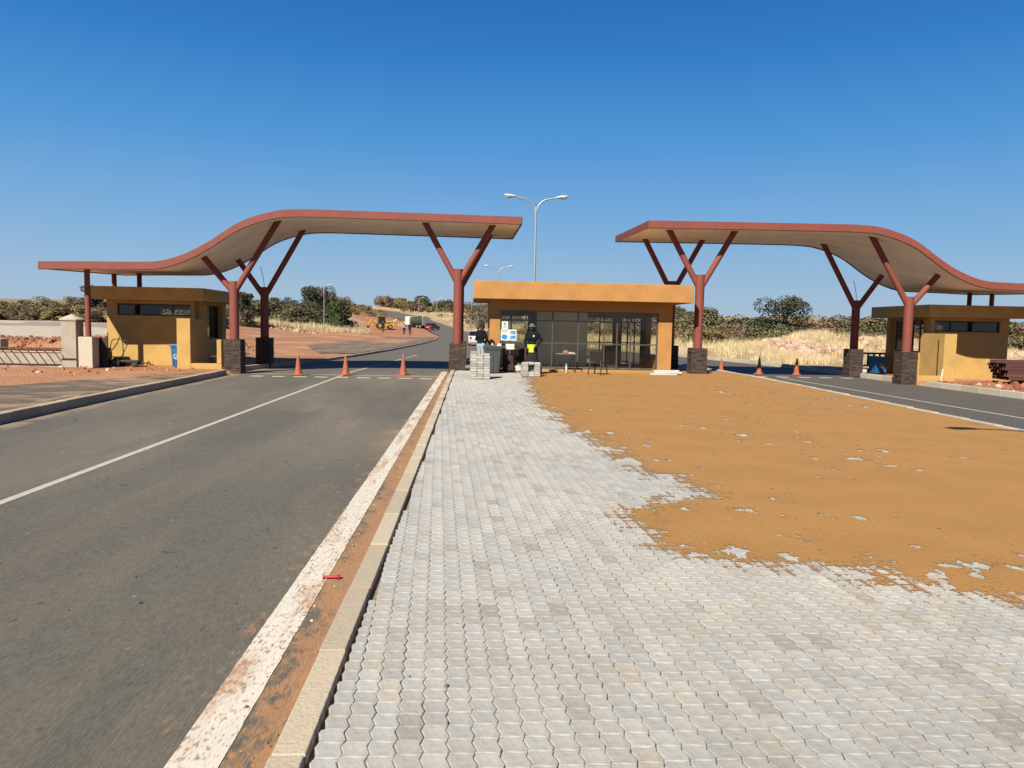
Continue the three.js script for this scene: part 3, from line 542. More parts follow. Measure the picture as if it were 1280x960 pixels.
// ---------------------------------------------------------------- wheelie bins
function bin(label, pos, turn, mat, w, d, h, logo) {
  const t = thing('wheelie_bin', label, 'bin', undefined, pos, turn);
  const g = new THREE.BoxGeometry(w, h * 0.86, d, 1, 1, 1), p = g.attributes.position;
  for (let i = 0; i < p.count; i++) { const k = p.getY(i) < 0 ? 0.8 : 1; p.setX(i, p.getX(i) * k); p.setZ(i, p.getZ(i) * k); }
  g.translate(0, h * 0.43 + 0.04, 0); g.computeVertexNormals(); mesh(t, 'body', g, mat);
  for (const x of [-0.28, 0, 0.28]) mesh(t, 'rib', bx(x * w - 0.012, x * w + 0.012, h * 0.12, h * 0.8, d * 0.44, d * 0.492), mat);
  mesh(t, 'rim', rbx(-w / 2 - 0.025, w / 2 + 0.025, h * 0.86, h * 0.92, -d / 2 - 0.025, d / 2 + 0.025, 0.012), mat);
  const lid = new THREE.CylinderGeometry(d * 0.62, d * 0.62, w + 0.06, 18, 1, false, -0.95, 1.9); lid.rotateZ(Math.PI / 2); lid.rotateX(0); lid.scale(1, 0.42, 1);
  const lg = rbx(-w / 2 - 0.035, w / 2 + 0.035, h * 0.921, h * 0.99, -d / 2 - 0.035, d / 2 + 0.045, 0.03, 2); const l = mesh(t, 'lid', lg, mat);
  mesh(l, 'handle', tube([[-w * 0.38, h * 0.94, -d / 2 - 0.02], [-w * 0.38, h * 0.98, -d / 2 - 0.1], [w * 0.38, h * 0.98, -d / 2 - 0.1], [w * 0.38, h * 0.94, -d / 2 - 0.02]], 0.016, 18, 6), mat);
  for (const x of [-1, 1]) mesh(t, 'wheel', cyl(V(x * (w * 0.4), 0.1, -d * 0.4), V(x * (w * 0.4 + 0.05), 0.1, -d * 0.4), 0.1, 0.1, 16), M.rubber);
  if (logo) {
    const z = d * 0.455, y = h * 0.47, r1 = 0.105, k = mesh(t, 'logo', new THREE.RingGeometry(r1 * 0.72, r1, 26), M.white); k.position.set(0, y, z + 0.012); k.rotation.x = -0.07;
    const a = new THREE.Shape(); a.moveTo(-0.04, -0.045); a.lineTo(0.045, -0.03); a.lineTo(0.01, 0.06); a.closePath(); const m2 = mesh(k, 'logo_mark', new THREE.ShapeGeometry(a), M.white); m2.position.z = 0.001;
  }
  return t;
}
bin('blue bin half hidden beside the ochre wing wall of the left hut', [-11.3, 0.13, -29.0], 0, M.bluePlastic, 0.38, 0.46, 0.9, true);
bin('blue bin with a white round emblem between the columns at right', [18.4, 0.13, -32.7], 0.1, M.bluePlastic, 0.62, 0.58, 0.8, true);
bin('large grey bin beside the person in jeans', [0.68, 0.27, -26.4], 0.08, M.greyPlastic, 0.56, 0.58, 0.98, false);

// ---------------------------------------------------------------- people
function figure(bones, res = 74) {
  const mc = new MarchingCubes(res, new THREE.MeshBasicMaterial(), false, false, 60000), n = mc.size, h = n / 2, SX = 0.56, SY = 0.98, CY0 = 0.9, K = 0.022;
  const dist = (x, y, z, b) => { const [ax, ay, az, bx_, by, bz, ra, rb] = b, ex = bx_ - ax, ey = by - ay, ez = bz - az, wx = x - ax, wy = y - ay, wz = z - az, t = clamp((wx * ex + wy * ey + wz * ez) / (ex * ex + ey * ey + ez * ez + 1e-9)); return Math.hypot(wx - ex * t, wy - ey * t, (wz - ez * t) * (b[9] ?? 1)) - lerp(ra, rb, t); };
  for (let k = 0; k < n; k++) for (let j = 0; j < n; j++) for (let i = 0; i < n; i++) {
    const x = (i - h) / h * SX, y = (j - h) / h * SY + CY0, z = (k - h) / h * SX; let s = 0;
    for (const b of bones) { const d = dist(x, y, z, b); if (d < 0.2) s += Math.exp(-d / K); }
    mc.field[i + j * n + k * n * n] = s > 1e-30 ? K * Math.log(s) : -0.2;
  }
  mc.isolation = 0; mc.update();
  let g = new THREE.BufferGeometry(); g.setAttribute('position', new THREE.BufferAttribute(mc.positionArray.slice(0, mc.count * 3), 3));
  g.scale(SX, SY, SX); g.translate(0, CY0, 0); g = mergeVertices(g, 1e-4);
  const p = g.attributes.position, c = new Float32Array(p.count * 3);
  for (let i = 0; i < p.count; i++) { let best = 9, col = [1, 1, 1]; for (const b of bones) { const d = dist(p.getX(i), p.getY(i), p.getZ(i), b); if (d < best) { best = d; col = b[8]; } } c.set(col, i * 3); }
  g.setAttribute('color', new THREE.BufferAttribute(c, 3)); g.computeVertexNormals(); return g;
}
const personMat = new THREE.MeshPhysicalMaterial({ color: rgb(ALB, ALB, ALB), roughness: 1, specularIntensity: 0.2, vertexColors: true, side: THREE.DoubleSide });
// joints of a standing figure; arms given as [elbow, wrist] for each side (local, facing +z)
function standing({ shirt, pants, skin, shoe, L, R, lean = 0, sleeve = 1, feet = 0.11 }) {
  const b = [], sh = 1.46, add = (a, c, r0, r1, col, sq) => b.push([...a, ...c, r0, r1, col, sq]);
  for (const s of [-1, 1]) {
    add([s * 0.09, 0.93, 0], [s * feet, 0.5, 0.02], 0.088, 0.06, pants); add([s * feet, 0.5, 0.02], [s * (feet + 0.01), 0.1, -0.02], 0.062, 0.045, pants);
    add([s * (feet + 0.01), 0.055, -0.04], [s * (feet + 0.03), 0.04, 0.14], 0.045, 0.036, shoe);
    const [e, w] = s < 0 ? R : L, S = [s * 0.175, sh - 0.03, 0];
    add(S, e, 0.055, 0.043, shirt); add(e, w, 0.042, 0.031, sleeve ? shirt : skin);
    const d = V(w[0] - e[0], w[1] - e[1], w[2] - e[2]).normalize(), P = (k) => [w[0] + d.x * k, w[1] + d.y * k, w[2] + d.z * k];
    add(w, P(0.09), 0.03, 0.026, skin);
    for (let f = -1.5; f <= 1.5; f++) { const q = P(0.09), r = P(0.165 - Math.abs(f) * 0.012); add([q[0], q[1], q[2] + f * 0.016], [r[0] - s * 0.012, r[1], r[2] + f * 0.017], 0.0095, 0.008, skin); }
    const th = P(0.03), tt = P(0.085); add([th[0], th[1], th[2] + 0.026], [tt[0], tt[1], tt[2] + 0.055], 0.011, 0.009, skin);
  }
  add([-0.08, 0.97, 0], [0.08, 0.97, 0], 0.1, 0.1, pants, 1.15); add([-0.06, 1.08, 0], [0.06, 1.08, 0], 0.105, 0.105, shirt, 1.2);
  add([-0.085, 1.3, 0.005], [0.085, 1.3, 0.005], 0.115, 0.115, shirt, 1.15); add([-0.15, 1.44, 0], [0.15, 1.44, 0], 0.06, 0.06, shirt);
  add([0, 1.46, 0], [0, 1.58, 0.015 + lean], 0.056, 0.05, skin);
  add([0, 1.63, 0.02 + lean], [0, 1.7, 0.01 + lean], 0.072, 0.088, skin, 0.92); add([0, 1.65, 0.085 + lean], [0, 1.63, 0.108 + lean], 0.013, 0.017, skin); add([0, 1.585, 0.055 + lean], [0, 1.585, 0.07 + lean], 0.03, 0.028, skin);
  for (const s of [-1, 1]) add([s * 0.084, 1.67, 0.005 + lean], [s * 0.088, 1.64, lean], 0.014, 0.011, skin);
  return b;
}
function cap(parent, mat, brim, lean = 0, name = 'cap') {
  const g = new THREE.SphereGeometry(0.105, 20, 10, 0, Math.PI * 2, 0, 1.55); g.scale(0.95, 1.05, 1.08); g.translate(0, 1.69, 0.005 + lean);
  const c = mesh(parent, name, g, mat);
  if (brim) { const b = new THREE.CylinderGeometry(0.11, 0.15, 0.02, 20, 1, true); b.translate(0, 1.69, 0.005 + lean); mesh(c, 'brim', b, mat); }
}
function eyes(parent, lean = 0) { for (const s of [-1, 1]) { const g = new THREE.SphereGeometry(0.012, 8, 6); g.translate(s * 0.032, 1.672, 0.084 + lean); mesh(parent, 'eye', g, M.black); } const m = rbx(-0.025, 0.025, 1.6, 1.607, 0.085 + lean, 0.1 + lean, 0.003); mesh(parent, 'mouth', m, std(0.08, 0.03, 0.025)); }
const SK = [0.085, 0.042, 0.026];
{
  const t = thing('person', 'person in dark top and pale jeans standing beside the grey bin', 'person', undefined, [0.28, isl(-27), -26.95], 2.3);
  mesh(t, 'body', figure(standing({ shirt: [0.012, 0.013, 0.02], pants: [0.42, 0.5, 0.62], skin: SK, shoe: [0.03, 0.03, 0.03], L: [[0.23, 1.17, -0.02], [0.2, 1.1, 0.24]], R: [[-0.25, 1.18, 0.04], [-0.16, 1.05, 0.26]], lean: 0.03, sleeve: 0 })), personMat);
  t.scale.setScalar(1.01); cap(t, std(0.02, 0.017, 0.016, 0.9), false, 0.03, 'hair'); eyes(t, 0.03);
}
{
  const t = thing('person', 'person in green hat and dark jacket behind the low stack of blocks', 'person', undefined, [2.05, isl(-25.8), -25.8], -0.25);
  mesh(t, 'body', figure(standing({ shirt: [0.012, 0.02, 0.02], pants: [0.008, 0.008, 0.012], skin: SK, shoe: [0.03, 0.03, 0.03], L: [[0.33, 1.22, -0.04], [0.21, 1.05, 0.1]], R: [[-0.24, 1.18, 0.03], [-0.2, 0.95, 0.14]], lean: 0.05 })), personMat);
  t.scale.setScalar(1.0); cap(t, std(0.1, 0.17, 0.13, 0.9), true, 0.05, 'hat'); eyes(t, 0.05);
  const v = new THREE.CylinderGeometry(0.165, 0.185, 0.27, 20, 1, true, -1.15, 2.3); v.scale(1.05, 1, 0.92); v.translate(0, 0.93, 0.0); mesh(t, 'safety_vest', v, std(0.72, 0.85, 0.03, 0.8), 'bright lime safety vest tied round the waist');
  mesh(t, 'badge', rbx(0.05, 0.1, 1.33, 1.39, 0.112, 0.124, 0.004), M.white);
  const sk = new THREE.CylinderGeometry(0.2, 0.25, 0.62, 22, 1, true); sk.scale(1, 1, 0.8); sk.translate(0, 0.62, 0); mesh(t, 'skirt', sk, std(0.008, 0.008, 0.012, 0.9));
}
{ // road workers by the machine, a few pixels each
  const mk = (label, pos, turn, o, hat) => { const t = thing('person', label, 'person', 'road workers beyond the gate', pos, turn); mesh(t, 'body', figure(standing(o), 44), personMat); cap(t, hat, true); return t; };
  mk('road worker in pale shirt beside a worker in blue overalls', [-10.5, 0.5, -113], 0.6, { shirt: [0.5, 0.5, 0.48], pants: [0.02, 0.02, 0.025], skin: SK, shoe: [0.02, 0.02, 0.02], L: [[0.25, 1.18, 0], [0.24, 0.93, 0.1]], R: [[-0.25, 1.18, 0], [-0.24, 0.93, 0.1]] }, M.white);
  mk('road worker in dark blue overalls on the far footway', [-9.6, 0.42, -113], -0.4, { shirt: [0.02, 0.025, 0.1], pants: [0.02, 0.025, 0.09], skin: SK, shoe: [0.02, 0.02, 0.02], L: [[0.27, 1.2, 0], [0.22, 1.0, 0.18]], R: [[-0.25, 1.18, 0], [-0.24, 0.93, 0.1]] }, std(0.02, 0.02, 0.08));
  mk('road worker in dark clothes near the yellow digger', [-15, 0.62, -124], 0.2, { shirt: [0.03, 0.03, 0.035], pants: [0.03, 0.03, 0.04], skin: SK, shoe: [0.02, 0.02, 0.02], L: [[0.25, 1.18, 0], [0.24, 0.93, 0.1]], R: [[-0.25, 1.18, 0], [-0.24, 0.93, 0.1]] }, std(0.3, 0.3, 0.1));
}

// ---------------------------------------------------------------- block stacks, chair, tables and small things by the gatehouse
const blockMats = [0.44, 0.52, 0.6, 0.66].map((k) => std(k, k * 0.98, k * 0.92, 0.92, { map: grain05 }));
function blockStack(label, x, z, nx, nd, ny, seed, holes = 0) {
  const r = rng(seed), t = thing('block_stack', label, 'block stack', 'stacked paving blocks', [x, isl(z) + 0.012, z], 0.06), H = 0.08;
  const g = rbx(-0.098, 0.098, 0, H - 0.006, -0.11, 0.11, 0.008);
  for (let i = 0; i < nx; i++) for (let k = 0; k < nd; k++) { const top = ny - (r() < 0.35 ? 1 : 0) + (r() < 0.2 ? 1 : 0); for (let j = 0; j < top; j++) { if (holes && i === 1 && k === nd - 1 && j > 1 && j < ny - 1) continue; const o = mesh(t, 'block', g, blockMats[Math.floor(r() * 4)]); o.position.set((i - (nx - 1) / 2) * 0.205 + (r() - 0.5) * 0.016, j * H, (k - (nd - 1) / 2) * 0.235 + (r() - 0.5) * 0.02); o.rotation.y = (r() - 0.5) * 0.07; } }
}
blockStack('tall stack of pale paving blocks in front of the person in jeans', 0.22, -23.6, 3, 2, 10, 5);
blockStack('low stack of pale paving blocks in front of the person in the green hat', 1.95, -25.0, 3, 2, 6, 8, 1);
{
  const t = thing('chair', 'black plastic chair standing alone on the sand by the window', 'chair', undefined, [4.5, isl(-27.5) + 0.014, -26.4], 2.55);
  const m = M.black;
  mesh(t, 'seat', rbx(-0.23, 0.23, 0.4, 0.435, -0.22, 0.24, 0.016, 2), m);
  const bk = rbx(-0.22, 0.22, 0.47, 0.86, -0.015, 0.015, 0.014, 2); bk.rotateX(-0.16); bk.translate(0, 0, -0.14); mesh(t, 'backrest', bk, m);
  for (const x of [-1, 1]) { mesh(t, 'leg', cyl(V(x * 0.25, 0, 0.27), V(x * 0.21, 0.41, 0.2), 0.022, 0.032, 8), m); mesh(t, 'leg', cyl(V(x * 0.25, 0, -0.32), V(x * 0.2, 0.5, -0.2), 0.022, 0.034, 8), m); }
}
{
  const t = thing('side_table', 'small thin legged table with orange things on top by the window', 'table', undefined, [3.42, isl(-28.6) + 0.016, -27.15], 0.05);
  mesh(t, 'tabletop', rbx(-0.36, 0.36, 0.68, 0.705, -0.25, 0.25, 0.008), std(0.3, 0.26, 0.2));
  for (const [x, z] of [[-1, 1], [1, 1], [-1, -1], [1, -1]]) mesh(t, 'leg', cyl(V(x * 0.33, 0, z * 0.22), V(x * 0.33, 0.682, z * 0.22), 0.013, 0.013, 8), M.darkSteel);
  const y = isl(-28.6) + 0.016 + 0.706;
  const pk = thing('food_parcel', 'small orange parcel on the thin legged table', 'parcel', undefined, [3.4, y, -27.1], 0.3); mesh(pk, 'wrapper', rbx(-0.09, 0.09, 0, 0.1, -0.07, 0.07, 0.03, 2), std(0.62, 0.2, 0.08)); mesh(pk, 'tie', cyl(V(0, 0.09, 0), V(0.01, 0.135, 0), 0.02, 0.035, 8), std(0.65, 0.3, 0.18));
  const pl = thing('plate', 'white folded paper lying on the thin legged table', 'paper', undefined, [3.62, y, -27.08], 0.5); mesh(pl, 'sheet', rbx(-0.11, 0.11, 0, 0.03, -0.08, 0.08, 0.01), M.white); mesh(pl, 'flap', rbx(-0.09, 0.07, 0.031, 0.05, -0.06, 0.07, 0.008), M.white);
}
function bottle(label, x, y, z, h, mat, capMat) { const t = thing('bottle', label, 'bottle', undefined, [x, y, z]); mesh(t, 'body', new THREE.LatheGeometry([[0, 0], [0.045, 0.003], [0.048, h * 0.6], [0.018, h * 0.85], [0.016, h * 0.95]].map(([a, b]) => new THREE.Vector2(a, b)), 14), mat); mesh(t, 'cap', cyl(V(0, h * 0.94, 0), V(0, h, 0), 0.02, 0.02, 10), capMat); }
bottle('clear water bottle standing under the thin legged table', 3.42, isl(-28.6) + 0.014, -26.95, 0.34, std(0.6, 0.68, 0.64, 0.25), M.white);
bottle('pale bottle standing between the green hatted person and the table', 2.45, isl(-27.5) + 0.014, -26.6, 0.36, std(0.62, 0.6, 0.55, 0.3), M.white);
{
  const y = isl(-28);
  const t = thing('folding_table', 'dark topped table with white helmets behind the grey bin', 'table', undefined, [0.75, y, -27.2], 0.02);
  mesh(t, 'tabletop', rbx(-0.2, 0.45, 0.86, 0.9, -0.3, 0.3, 0.01), M.darkSteel); for (const [x, z] of [[-1, 1], [1, 1], [-1, -1], [1, -1]]) mesh(t, 'leg', cyl(V(0.125 + x * 0.3, 0, z * 0.26), V(0.125 + x * 0.3, 0.862, z * 0.26), 0.018, 0.018, 8), M.darkSteel);
  for (const [x, l] of [[0.68, 'white safety helmet on the dark table nearest the person in jeans'], [0.95, 'white safety helmet on the dark table nearest the poster']]) { const h = thing('safety_helmet', l, 'helmet', 'white helmets on the dark table', [x, y + 0.902, -27.1]); const s = new THREE.SphereGeometry(0.125, 18, 10, 0, 7, 0, 1.57); s.scale(0.9, 1.25, 1.05); mesh(h, 'shell', s, M.white); mesh(h, 'peak', rbx(-0.09, 0.09, 0.0, 0.014, 0.08, 0.2, 0.006), M.white); }
  const vst = thing('safety_vest', 'lime green safety vest thrown over the grey bin', 'vest', undefined, [0.82, isl(-27.3) + 0.985, -26.38], 0.3);
  const vg = new THREE.PlaneGeometry(0.36, 0.3, 14, 12); vg.rotateX(-Math.PI / 2); { const p = vg.attributes.position; for (let i = 0; i < p.count; i++) { const x = p.getX(i), z = p.getZ(i); p.setY(i, 0.02 + 0.075 * fbm(x * 9 + 5, z * 9, 3, 7)); } vg.computeVertexNormals(); } mesh(vst, 'fabric', vg, std(0.5, 0.75, 0.03, 0.8)); const v2 = vg.clone(); v2.scale(0.3, 1, 0.98); v2.translate(0.05, 0.006, 0); mesh(vst, 'reflective_strip', v2, M.white);
  const bp = thing('backpack', 'maroon backpack on the paving between bin and window', 'backpack', undefined, [1.32, y + 0.002, -26.9], 0.2);
  const bg = new RoundedBoxGeometry(0.34, 0.62, 0.24, 4, 0.1); bg.translate(0, 0.31, 0); const bm = std(0.07, 0.022, 0.03, 0.9); mesh(bp, 'bag', bg, bm); const pg = new RoundedBoxGeometry(0.26, 0.26, 0.1, 3, 0.04); pg.translate(0, 0.2, 0.15); mesh(bp, 'pocket', pg, bm); mesh(bp, 'strap', tube([[-0.1, 0.55, -0.1], [-0.13, 0.4, -0.2], [-0.12, 0.12, -0.14]], 0.02, 12, 6), M.black); mesh(bp, 'top_handle', tube([[-0.06, 0.61, -0.04], [0, 0.67, -0.05], [0.06, 0.61, -0.04]], 0.012, 10, 6), M.black);
  const sk = thing('plastic_bag', 'crumpled white and green plastic bag below the poster', 'bag', undefined, [1.66, y + 0.002, -27.1]);
  const sg = new THREE.IcosahedronGeometry(0.22, 3); { const p = sg.attributes.position; for (let i = 0; i < p.count; i++) { const x = p.getX(i), yy = p.getY(i), z = p.getZ(i), k = 0.8 + 0.5 * fbm(x * 9 + 4, yy * 9 + z * 7, 3, 14); p.setXYZ(i, x * k * 1.3, Math.max(0, (yy + 0.15) * k * 0.75), z * k); } sg.computeVertexNormals(); } mesh(sk, 'sack', sg, std(0.55, 0.6, 0.5, 0.6)); mesh(sk, 'knot', cyl(V(0, 0.2, 0), V(0.04, 0.3, 0.02), 0.03, 0.06, 8), std(0.2, 0.4, 0.25));
  const dk = thing('duffel_bag', 'dark bag lying against the gatehouse window', 'bag', undefined, [1.5, y + 0.002, -27.33]); const dg = new THREE.CapsuleGeometry(0.17, 0.5, 6, 14); dg.rotateZ(Math.PI / 2); dg.translate(0, 0.17, 0); mesh(dk, 'bag', dg, std(0.02, 0.02, 0.026)); mesh(dk, 'strap', tube([[-0.2, 0.3, 0.02], [0, 0.42, 0.05], [0.2, 0.3, 0.02]], 0.014, 12, 6), M.black);
}
{ // boards left at the foot of the pier
  const r = rng(4), t = thing('board_pile', 'pile of white and grey boards at the foot of the gatehouse pier', 'board pile', undefined, [7.05, isl(-28.6) + 0.014, -26.9], 0.04);
  for (let i = 0; i < 6; i++) { const o = mesh(t, 'board', rbx(-0.5 + r() * 0.1, 0.45 + r() * 0.2, 0, 0.055, -0.07, 0.07, 0.006), i % 2 ? M.white : std(0.34, 0.32, 0.28, 0.9)); o.position.set((r() - 0.5) * 0.2, Math.floor(i / 2) * 0.057, (i % 2) * 0.17 - 0.08); o.rotation.y = (r() - 0.5) * 0.16; }
}

// ---------------------------------------------------------------- left: plaster fence, gate pillar, machine
{
  const g = thing('plinth_wall', 'low plaster fence wall with coping left of the gate pillar', 'wall');
  mesh(g, 'wall', bx(-30, -14.98, -0.1, 0.66, -28.0, -28.2), M.greyPlaster); mesh(g, 'coping', rbx(-30, -14.99, 0.661, 0.7, -27.96, -28.24, 0.008), M.concrete);
  const f = thing('palisade_panel', 'rusty palisade panel jutting forward from the plaster fence wall', 'fence panel');
  mesh(f, 'rail', bx(-29.5, -15.0, 0.705, 0.745, -28.02, -28.08), M.rustSteel); mesh(f, 'rail', bx(-29.5, -14.7, 0.82, 0.86, -27.32, -27.28), M.rustSteel);
  for (let i = 0; i < 46; i++) { const x = -15.1 - i * 0.3; mesh(f, 'bar', cyl(V(x, 0.725, -28.05), V(x, 0.84, -27.3), 0.02, 0.02, 6), M.rustSteel); }
  const p = thing('gate_pillar', 'cream gate pillar with pyramid cap at the end of the plaster fence', 'pillar');
  mesh(p, 'shaft', rbx(-14.98, -14.45, -0.1, 1.84, -27.75, -28.3, 0.012), M.greyPlaster);
  const cp = new THREE.ConeGeometry(0.46, 0.2, 4); cp.rotateY(Math.PI / 4); cp.translate(-14.715, 1.99, -28.025); mesh(p, 'cap', flat([uvm(cp), rbx(-15.02, -14.41, 1.842, 1.895, -27.71, -28.34, 0.01)]), M.whiteConcrete);
  const p2 = thing('gate_pillar', 'cream gate pillar cut by the frame edge far left', 'pillar'); mesh(p2, 'shaft', rbx(-19.3, -18.75, -0.1, 1.0, -30.4, -30.9, 0.012), M.greyPlaster); mesh(p2, 'cap', rbx(-19.34, -18.71, 1.002, 1.06, -30.36, -30.94, 0.01), M.whiteConcrete);
  const d = thing('steel_sheet', 'dark upright steel sheets behind the white post pedestal', 'steel sheet');
  mesh(d, 'sheet', bx(-14.42, -13.62, 0, 1.22, -28.36, -28.38), M.darkSteel); for (const x of [-14.4, -13.64]) mesh(d, 'stake', cyl(V(x, 0, -28.41), V(x, 1.42, -28.41), 0.018, 0.018, 6), M.darkSteel);
}
{
  const t = thing('compactor', 'dark wheeled machine with looped handles against the left hut', 'machine', undefined, [-13.4, 0.12, -28.95]);
  const wheel = (x, z, r) => { const w = mesh(t, 'wheel', new THREE.TorusGeometry(r * 0.72, r * 0.3, 8, 20), M.rubber); w.position.set(x, r, z); mesh(w, 'hub', cyl(V(0, 0, -0.03), V(0, 0, 0.05), r * 0.45, r * 0.45, 12), M.greyPlastic); };
  wheel(-0.62, 0.3, 0.17); wheel(-0.1, 0.28, 0.17); wheel(0.55, 0.15, 0.14); wheel(-0.62, -0.2, 0.17); wheel(-0.1, -0.2, 0.17);
  mesh(t, 'chassis', rbx(-0.85, 0.7, 0.17, 0.26, -0.18, 0.22, 0.02), M.darkSteel);
  mesh(t, 'engine', rbx(-0.82, -0.4, 0.262, 0.58, -0.16, 0.2, 0.05, 2), M.black); mesh(t, 'fuel_tank', rbx(-0.7, -0.44, 0.582, 0.72, -0.1, 0.14, 0.04, 2), std(0.16, 0.07, 0.04)); mesh(t, 'exhaust', cyl(V(-0.8, 0.5, 0.22), V(-0.6, 0.55, 0.26), 0.05, 0.05, 10), M.rustSteel);
  mesh(t, 'handle', tube([[-0.45, 0.5, 0.12], [-0.3, 0.62, 0.12], [-0.1, 0.9, 0.12], [0.02, 1.16, 0.12], [0.1, 0.95, 0.12], [0.12, 0.2, 0.12]], 0.018, 40, 7), M.black);
  mesh(t, 'handle', tube([[-0.42, 0.5, -0.08], [-0.4, 0.85, -0.02], [-0.28, 1.02, 0.05], [0.05, 1.04, 0.1], [0.28, 0.95, 0.12], [0.12, 0.5, 0.14], [-0.02, 0.28, 0.14]], 0.016, 44, 7), M.black);
  mesh(t, 'tow_bar', cyl(V(0.1, 0.22, 0), V(0.85, 0.14, 0.05), 0.035, 0.035, 8), M.darkSteel);
}
{
  const c = thing('stool', 'dark stool in the shaded porch of the left hut', 'stool', undefined, [-10.0, 0.12, -29.3]);
  mesh(c, 'seat', rbx(-0.2, 0.2, 0.42, 0.47, -0.18, 0.18, 0.012), std(0.09, 0.05, 0.03)); for (const [x, z] of [[-1, 1], [1, 1], [-1, -1], [1, -1]]) mesh(c, 'leg', cyl(V(x * 0.17, 0, z * 0.15), V(x * 0.15, 0.43, z * 0.13), 0.02, 0.02, 6), std(0.09, 0.05, 0.03));
}
// ---------------------------------------------------------------- right: steel sections, trestle, oddments
{
  const r = rng(12), t = thing('steel_bundle', 'stack of rusty dark red steel sections beside the right hut', 'steel stack', undefined, [20.0, 0.16, -27.2], -0.05);
  for (const x of [0.9, 3.6]) mesh(t, 'bearer', rbx(x, x + 0.12, 0, 0.14, -0.5, 0.5, 0.01), std(0.2, 0.14, 0.09));
  for (let j = 0; j < 6; j++) for (let i = 0; i < 5; i++) { const x0 = -0.1 + (5 - j) * 0.045 + r() * 0.14, y = 0.142 + j * 0.125, z = -0.45 + i * 0.2; const g = flat([bx(x0, 5.2, 0, 0.012, -0.08, 0.08), bx(x0 + 0.002, 5.2, 0.013, 0.115, -0.08, -0.07), bx(x0 + 0.002, 5.2, 0.013, 0.115, 0.07, 0.08)]); const o = mesh(t, 'steel_section', g, r() < 0.5 ? M.rustSteel : std(0.1, 0.035, 0.028, 0.7)); o.position.set(0, y, z); o.rotation.y = (r() - 0.5) * 0.012; }
}
{
  const t = thing('timber_trestle', 'dark timber trestle behind the blue bin at right', 'trestle', undefined, [18.5, 0.12, -33.9]), m = std(0.05, 0.03, 0.022, 0.8);
  mesh(t, 'rail', rbx(-0.95, 1.1, 0.86, 0.95, -0.05, 0.05, 0.01), m); mesh(t, 'rail', rbx(-0.9, 1.05, 0.3, 0.37, -0.04, 0.04, 0.01), m);
  for (let i = 0; i < 7; i++) mesh(t, 'upright', bx(-0.8 + i * 0.28, -0.73 + i * 0.28, 0.372, 0.858, -0.03, 0.03), m);
  for (const x of [-0.9, 0.95]) { mesh(t, 'leg', cyl(V(x, 0, 0.3), V(x + 0.05, 0.88, 0), 0.035, 0.035, 6), m); mesh(t, 'leg', cyl(V(x, 0, -0.3), V(x + 0.05, 0.88, 0), 0.035, 0.035, 6), m); }
  mesh(t, 'brace', cyl(V(-0.85, 0.9, 0.07), V(-0.2, 0.2, 0.07), 0.04, 0.04, 6), m);
  one('plastic_pipe', cyl(V(18.35, 0.13, -28.05), V(18.55, 0.6, -28.26), 0.022, 0.022, 8), M.white, 'short white pipe leaning on the low wall of the right hut', 'pipe');
  const b = thing('carton', 'small white carton on the kerb beside the blue bin at right', 'carton', undefined, [17.55, 0.2, -32.4], 0.2); mesh(b, 'box', rbx(-0.13, 0.13, 0, 0.14, -0.1, 0.1, 0.006), M.white); mesh(b, 'flap', rbx(-0.13, 0.13, 0.141, 0.15, -0.16, -0.02, 0.003), M.white);
}
{ // red plastic spool lying on the sand strip
  const t = thing('plastic_spool', 'small bright red plastic piece lying by the white line', 'plastic piece', undefined, [-1.04, 0.018, -5.5], 0.05), m = std(0.62, 0.02, 0.035, 0.35);
  mesh(t, 'bar', cyl(V(-0.055, 0, 0), V(0.05, 0, 0), 0.0105, 0.0105, 10), m); mesh(t, 'flange', cyl(V(-0.062, 0, 0), V(-0.054, 0, 0), 0.018, 0.018, 12), m); mesh(t, 'flange', cyl(V(0.046, 0, 0), V(0.064, 0, 0), 0.02, 0.016, 12), m);
}

